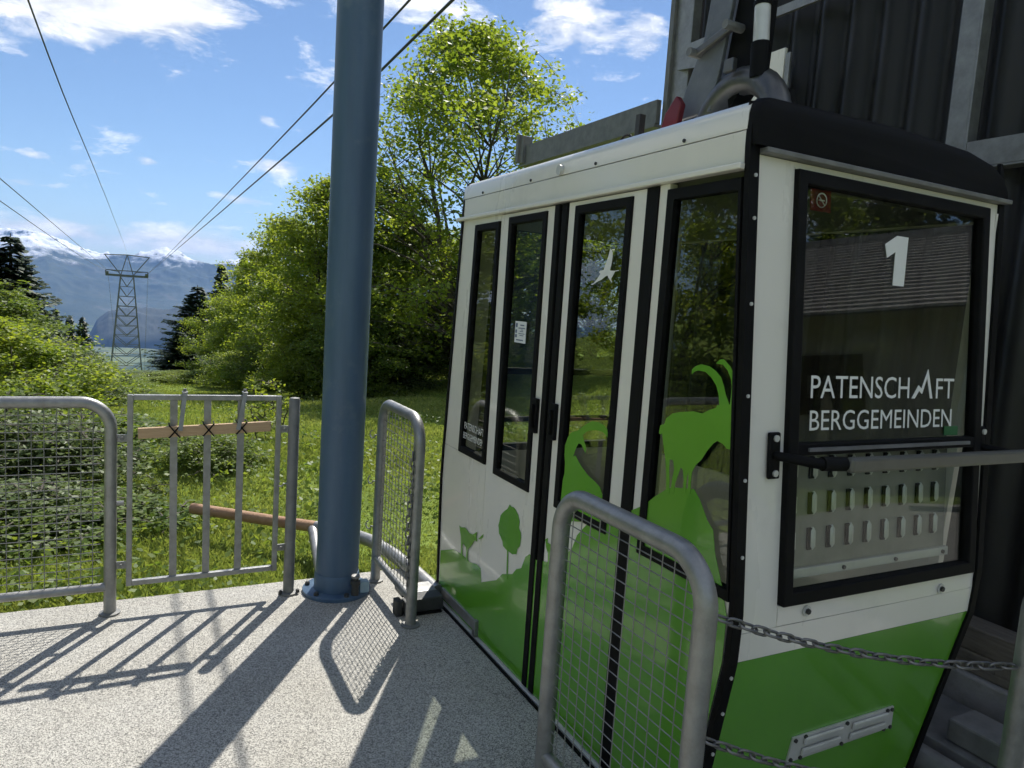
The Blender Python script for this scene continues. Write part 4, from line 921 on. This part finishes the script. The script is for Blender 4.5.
G1 = 'trees right of the cableway'; G2 = 'trees and bushes left of the cableway'; G3 = 'bushes in the cableway cutting'
plant('maple', 23.4, 21.5, 19.8, 'maple_tree', 'tall spreading tree with many stems, rising between blue pole and cabin', 'tree', G1, 4.25, 1.0)
plant('beech_b', 17.0, 24, 9.0, 'broadleaf_tree', 'light green tree whose crown stands directly behind the blue pole', 'tree', G1, 2.6)
plant('beech_a', 13.0, 23, 8.2, 'broadleaf_tree', 'bright green tree just left of the blue pole, highest of the right hand slope', 'tree', G1, 2.3)
plant('beech_c', 10.4, 29, 5.0, 'broadleaf_tree', 'bright green tree, second left of the blue pole on the right hand slope', 'tree', G1, 2.4)
plant('beech_a', 8.1, 37, 2.3, 'broadleaf_tree', 'light green tree sloping down behind the slatted gate, below the spruce tops', 'tree', G1, 2.6)
plant('beech_c', 6.0, 43, -.7, 'broadleaf_tree', 'small bright green tree beside the dark spruce', 'tree', G1, 2.3)
plant('beech_b', 27.5, 24, 8.5, 'broadleaf_tree', 'light green tree low behind the left edge of the cabin', 'tree', G1, 3.0)
plant('beech_a', 20.4, 33, 5.5, 'broadleaf_tree', 'green tree filling the gap behind the many stemmed tree', 'tree', G1, 3.0)
plant('beech_c', 33.5, 25, 9.0, 'broadleaf_tree', 'green tree hidden mostly behind the cabin roof', 'tree', G1, 3.0)
plant('bush_b', 15.2, 20.5, -1.0, 'bush', 'dark green undergrowth bush at the foot of the trees left of the blue pole', 'bush', G1, 1.7)
plant('bush_c', 11.5, 22.5, -3.0, 'bush', 'yellow green bush under the bright trees left of the blue pole', 'bush', G1, 1.7)
plant('bush_b', 8.6, 27, -4.2, 'bush', 'green bush at the edge of the lawn above the right part of the gate', 'bush', G1, 1.8)
plant('bush_a', 18.8, 22, -2.2, 'bush', 'dull green bush at the edge of the lawn right of the blue pole', 'bush', G1, 1.7)
plant('bush_b', 24.6, 21.5, -1.8, 'bush', 'dark bush at the foot of the many stemmed tree', 'bush', G1, 1.7)
plant('bush_c', 6.6, 31, -4.8, 'bush', 'pale green bush at the lawn edge above the middle of the gate', 'bush', G1, 1.5)
plant('spruce_a', 3.7, 50, .0, 'spruce_tree', 'dark spruce nearest the cutting, lowest of the right hand spruces', 'tree', G1, 3.4)
plant('spruce_b', 2.6, 45, -3.4, 'spruce_tree', 'small dark spruce at the foot of the right hand spruces', 'tree', G1, 2.0)
plant('spruce_b', 5.3, 64, 1.8, 'spruce_tree', 'tall dark spruce, middle of the right hand spruces', 'tree', G1, 2.4)
plant('spruce_b', 6.8, 70, 2.4, 'spruce_tree', 'spruce whose tip pokes out above the bright trees on the right', 'tree', G1, 2.5)
plant('spruce_a', -7.45, 34, 2.5, 'spruce_tree', 'tall spruce at the left edge of the picture', 'tree', G2, 3.1)
plant('spruce_a', -5.0, 75, -2.1, 'spruce_tree', 'left of the three small spruces beyond the left bushes', 'tree', G2, 2.0)
plant('spruce_b', -4.2, 82, -2.6, 'spruce_tree', 'middle one of the three small spruces beyond the left bushes', 'tree', G2, 1.8)
plant('spruce_a', -3.45, 70, -2.6, 'spruce_tree', 'right of the three small spruces beyond the left bushes', 'tree', G2, 1.7)
plant('beech_b', -8.6, 24, -1.0, 'broadleaf_tree', 'green tree below the tall spruce at the left edge', 'tree', G2, 2.2)
plant('bush_c', -8.3, 12.5, -3.4, 'bush', 'large bright bush at the left edge above the long barrier', 'bush', G2, 1.6)
plant('bush_a', -6.3, 15.5, -4.6, 'bush', 'pale grey green bush above the left barrier', 'bush', G2, 1.5)
plant('bush_c', -5.0, 20, -5.4, 'bush', 'bright green bush above the right end of the left barrier', 'bush', G2, 1.6)
plant('beech_b', -4.4, 44, -4.7, 'broadleaf_tree', 'dull green tree before the three small spruces', 'tree', G2, 2.2)
plant('bush_b', -3.3, 27, -5.9, 'bush', 'green bush left of the pylon foot, nearer than the pylon', 'bush', G3, 1.7)
plant('bush_c', -1.9, 33, -6.3, 'bush', 'yellow green bush in front of the pylon foot on its left', 'bush', G3, 1.8)
plant('bush_c', -.4, 42, -6.5, 'bush', 'bright bush directly in front of the pylon foot', 'bush', G3, 2.2)
plant('bush_a', .9, 38, -6.4, 'bush', 'pale bush right of the pylon foot', 'bush', G3, 1.9)
plant('bush_c', 2.2, 36, -6.3, 'bush', 'bright bush below the small dark spruce', 'bush', G3, 1.7)
plant('bush_c', 4.2, 34, -6.2, 'bush', 'light bush in the cutting right of the dark spruce foot', 'bush', G3, 1.7)
plant('bush_b', -.9, 22, -7.6, 'bush', 'dark low bush behind the left end of the slatted gate', 'bush', G3, 1.0)
for q, (a, d_, e, lb) in enumerate(((-8.9, 8.4, -8.0, 'shrub on the bank behind the left end of the long barrier'), (-6.2, 7.6, -9.6, 'shrub on the bank behind the middle of the long barrier'), (-3.8, 8.6, -9.6, 'shrub on the bank behind the right end of the long barrier'),
                                    (-8.0, 6.4, -14.0, 'low shrub close behind the wire mesh at the left edge'), (-5.0, 6.3, -15.0, 'low shrub close behind the wire mesh of the long barrier'), (-2.7, 10.5, -9.6, 'shrub on the bank seen between barrier and gate'))):
    plant(('shrub_green', 'shrub_near')[q % 2], a, d_, e, 'shrub', lb, 'shrub', 'shrubs on the bank', 1.0, sink=.1)
plant('shrub_green', 5.0, 7.6, 0, 'shrub', 'low dark shrub on the lawn behind the rusty tube end', 'shrub', None, .5, hgt=.27)
plant('sapling', 8.8, 9.5, 0, 'sapling', 'thin leafy sapling on the lawn behind the gate', 'sapling', None, hgt=.75, width=.32)
# trees round the place that only show as reflections in the cabin windows
for q, (a, d_, hh) in enumerate(((-22, 24, 9), (-33, 19, 8), (-44, 26, 10), (-54, 21, 8.5), (-66, 27, 10), (-78, 22, 9), (-16, 30, 9), (-92, 24, 9))):
    plant(('beech_b', 'beech_a', 'beech_c')[q % 3], a, d_, 0, 'broadleaf_tree', 'tree on the left meadow, seen only mirrored in the cabin windows', 'tree', 'trees mirrored in the side windows', hgt=hh)
for q, (a, d_, hh) in enumerate(((100, 27, 13), (107, 29, 14), (113, 27, 12), (119, 30, 14), (125, 28, 13), (131, 30, 14), (138, 27, 12), (146, 28, 13), (94, 30, 13))):
    plant(('spruce_a', 'beech_b', 'spruce_b')[q % 3], a, d_, 0, 'forest_tree', 'forest tree behind the house, seen only mirrored in the end window', 'tree', 'trees mirrored in the end window', hgt=hh)
# grass
def grass(name, label, n, a0, a1, r0, r1, seed):
    rs = np.random.default_rng(seed)
    r = r0*(r1/r0)**rs.uniform(0, 1, n)
    a = np.radians(rs.uniform(a0, a1, n)); x = r*np.sin(a); y = r*np.cos(a)
    keep = (y > 4.14) | (x < -6.1); keep &= ~((x > 1.3) & (y < 4.35))
    x, y, r = x[keep], y[keep], r[keep]; z = gz(x, y)
    n = len(x); patch = .75+.35*np.sin(x*1.7+1)*np.sin(y*1.3)+.3*np.sin(x*.5+y*.7)
    hgt = rs.uniform(.03, .095, n)*np.clip(patch, .35, 1.5)*(1+.25*sstep(7, 20, r))
    wd = np.clip(.00085*r, .0035, .02)*rs.uniform(.7, 1.4, n)
    th = rs.uniform(0, 2*PI, n); ph = rs.uniform(0, 2*PI, n); ln = rs.uniform(.1, .75, n)*hgt
    b = np.stack([x, y, z-.01], 1); w = np.stack([np.cos(th)*wd, np.sin(th)*wd, 0*wd], 1)
    l = np.stack([np.cos(ph)*ln, np.sin(ph)*ln, hgt], 1)
    v = np.stack([b-w, b+w, b+l*.6*np.array([.6, .6, 1.1])+w*.7, b+l], 1).reshape(-1, 3)
    o = obj_from(name, np_mesh(name, v, np.arange(4*n).reshape(n, 4)), 'grass'); o['kind'] = 'stuff'
    return tag(o, label, 'grass')
grass('meadow_grass', 'bright green spring grass on the slope beyond the platform', 420000, -14, 38, 4.2, 42, 5)
grass('side_meadow_grass', 'grass of the meadow left of the platform, mirrored in the windows', 40000, -100, -16, 5.5, 40, 6)

rs_ = np.random.default_rng(77); cs = []
for _ in range(260):
    r_ = 4.4*(26/4.4)**rs_.uniform(0, 1); a_w = math.radians(rs_.uniform(-14, 36)); cx_, cy_ = r_*math.sin(a_w), r_*math.cos(a_w)
    if cy_ < 4.4 or (cx_ > 1.2 and cy_ < 4.8): continue
    k_ = int(rs_.uniform(25, 70)); sp2 = rs_.uniform(.10, .34)
    q_ = np.stack([cx_+rs_.normal(0, sp2, k_), cy_+rs_.normal(0, sp2, k_)], 1); q_[:, 1] = np.maximum(q_[:, 1], 4.2)
    cs.append(np.column_stack([q_, gz(q_[:, 0], q_[:, 1])+rs_.uniform(.02, .20, k_)]))
v_, f_ = leaf_cards(np.concatenate(cs), .05, rs_, up=.9)
wd_ = obj_from('meadow_weeds', np_mesh('meadow_weeds', v_, f_), 'leaf_mid'); wd_['kind'] = 'stuff'; tag(wd_, 'broad leaved weeds growing in loose patches among the grass', 'weeds')
# ------------------------------------------------------------------ house behind the platform (mirrored in the end window)
hs = thing('shingled_house', 'old plastered house with a broad grey shingled roof, mirrored in the end window', 'house', (14.0, -6.6, -.1))
hd = Vector((-.80, .60, 0)).normalized(); ht = Vector((.60, .80, 0)).normalized()     # front normal, along the facade
hc = Vector((12.2, -5.4, -.1))
def hpnt(u, d, z): p = hc+ht*u-hd*d; return (p.x, p.y, hc.z+z)
hm = lambda u, v, d: hpnt(u, d, v)
MB().prism(rect(-9, 9, 0, 3.6), 0, 8, hm).build('wall', 'plaster', hs, smooth=False)
slope = MB(); rows = 22
for i in range(rows):
    t0, t1 = i/rows, (i+1)/rows
    d0 = -1.0+5.0*t0; d1 = -1.0+5.0*t1+.06; z0 = 3.25+2.3*t0+.05; z1 = 3.25+2.3*t1+.02
    vs = [hpnt(-10, d0, z0), hpnt(10, d0, z0), hpnt(10, d1, z1), hpnt(-10, d1, z1), hpnt(-10, d0, z0-.05), hpnt(10, d0, z0-.05)]
    MB().add(vs, [(0, 1, 2, 3), (4, 5, 1, 0)]).build('shingle_course', 'roof', hs, smooth=False)
MB().add([hpnt(-10, -1.0, 3.22), hpnt(10, -1.0, 3.22), hpnt(10, 4.0, 5.5), hpnt(-10, 4.0, 5.5), hpnt(-10, 9, 3.22), hpnt(10, 9, 3.22)], [(0, 1, 2, 3), (3, 2, 5, 4)]).build('roof', 'roof', hs, smooth=False)
MB().bar(hpnt(-10, 4.0, 5.60), hpnt(10, 4.0, 5.60), .3, .15).build('ridge', 'roof', hs, smooth=False)
for u in (-5.4, -1.2, 3.6):
    f = MB().prism(rect(u-.7, u+.7, 1.5, 2.6), -.06, -.005, hm).build('shutter', 'shutter', hs, smooth=False)
MB().prism(rect(5.6, 6.6, .02, 2.1), -.05, -.005, hm).build('door', 'shutter', hs, smooth=False)
wb = thing('waste_bin', 'green waste bin in front of the house, mirrored in the end window', 'bin', hpnt(1.2, -2.2, 0))
MB().prism(rect(.9, 1.5, .08, 1.0), -2.5, -1.9, hm).build('body', 'bin_green', wb, smooth=False, bevel=.03)
MB().prism(rect(.87, 1.53, 1.003, 1.08), -2.54, -1.87, hm).build('lid', 'bin_green', wb, smooth=False, bevel=.02)

# ------------------------------------------------------------------ haze
hz = bpy.data.objects.new('haze', None)
def haze(density):
    m, T = new_mat('haze_air')
    pv = T.n('ShaderNodeVolumePrincipled', Color=(0.27, 0.50, 1.0, 1), Density=density, Anisotropy=0.1)
    T.n('ShaderNodeOutputMaterial', Volume=pv.outputs[0])
    o = MB().box(-16500, 16500, -4200, 17500, -500, 760).build('haze', m, smooth=False); o['kind'] = 'stuff'
    o['label'] = 'pale blue haze filling the valley air'; o['category'] = 'haze'
bpy.data.objects.remove(hz)
haze(5.0e-5)
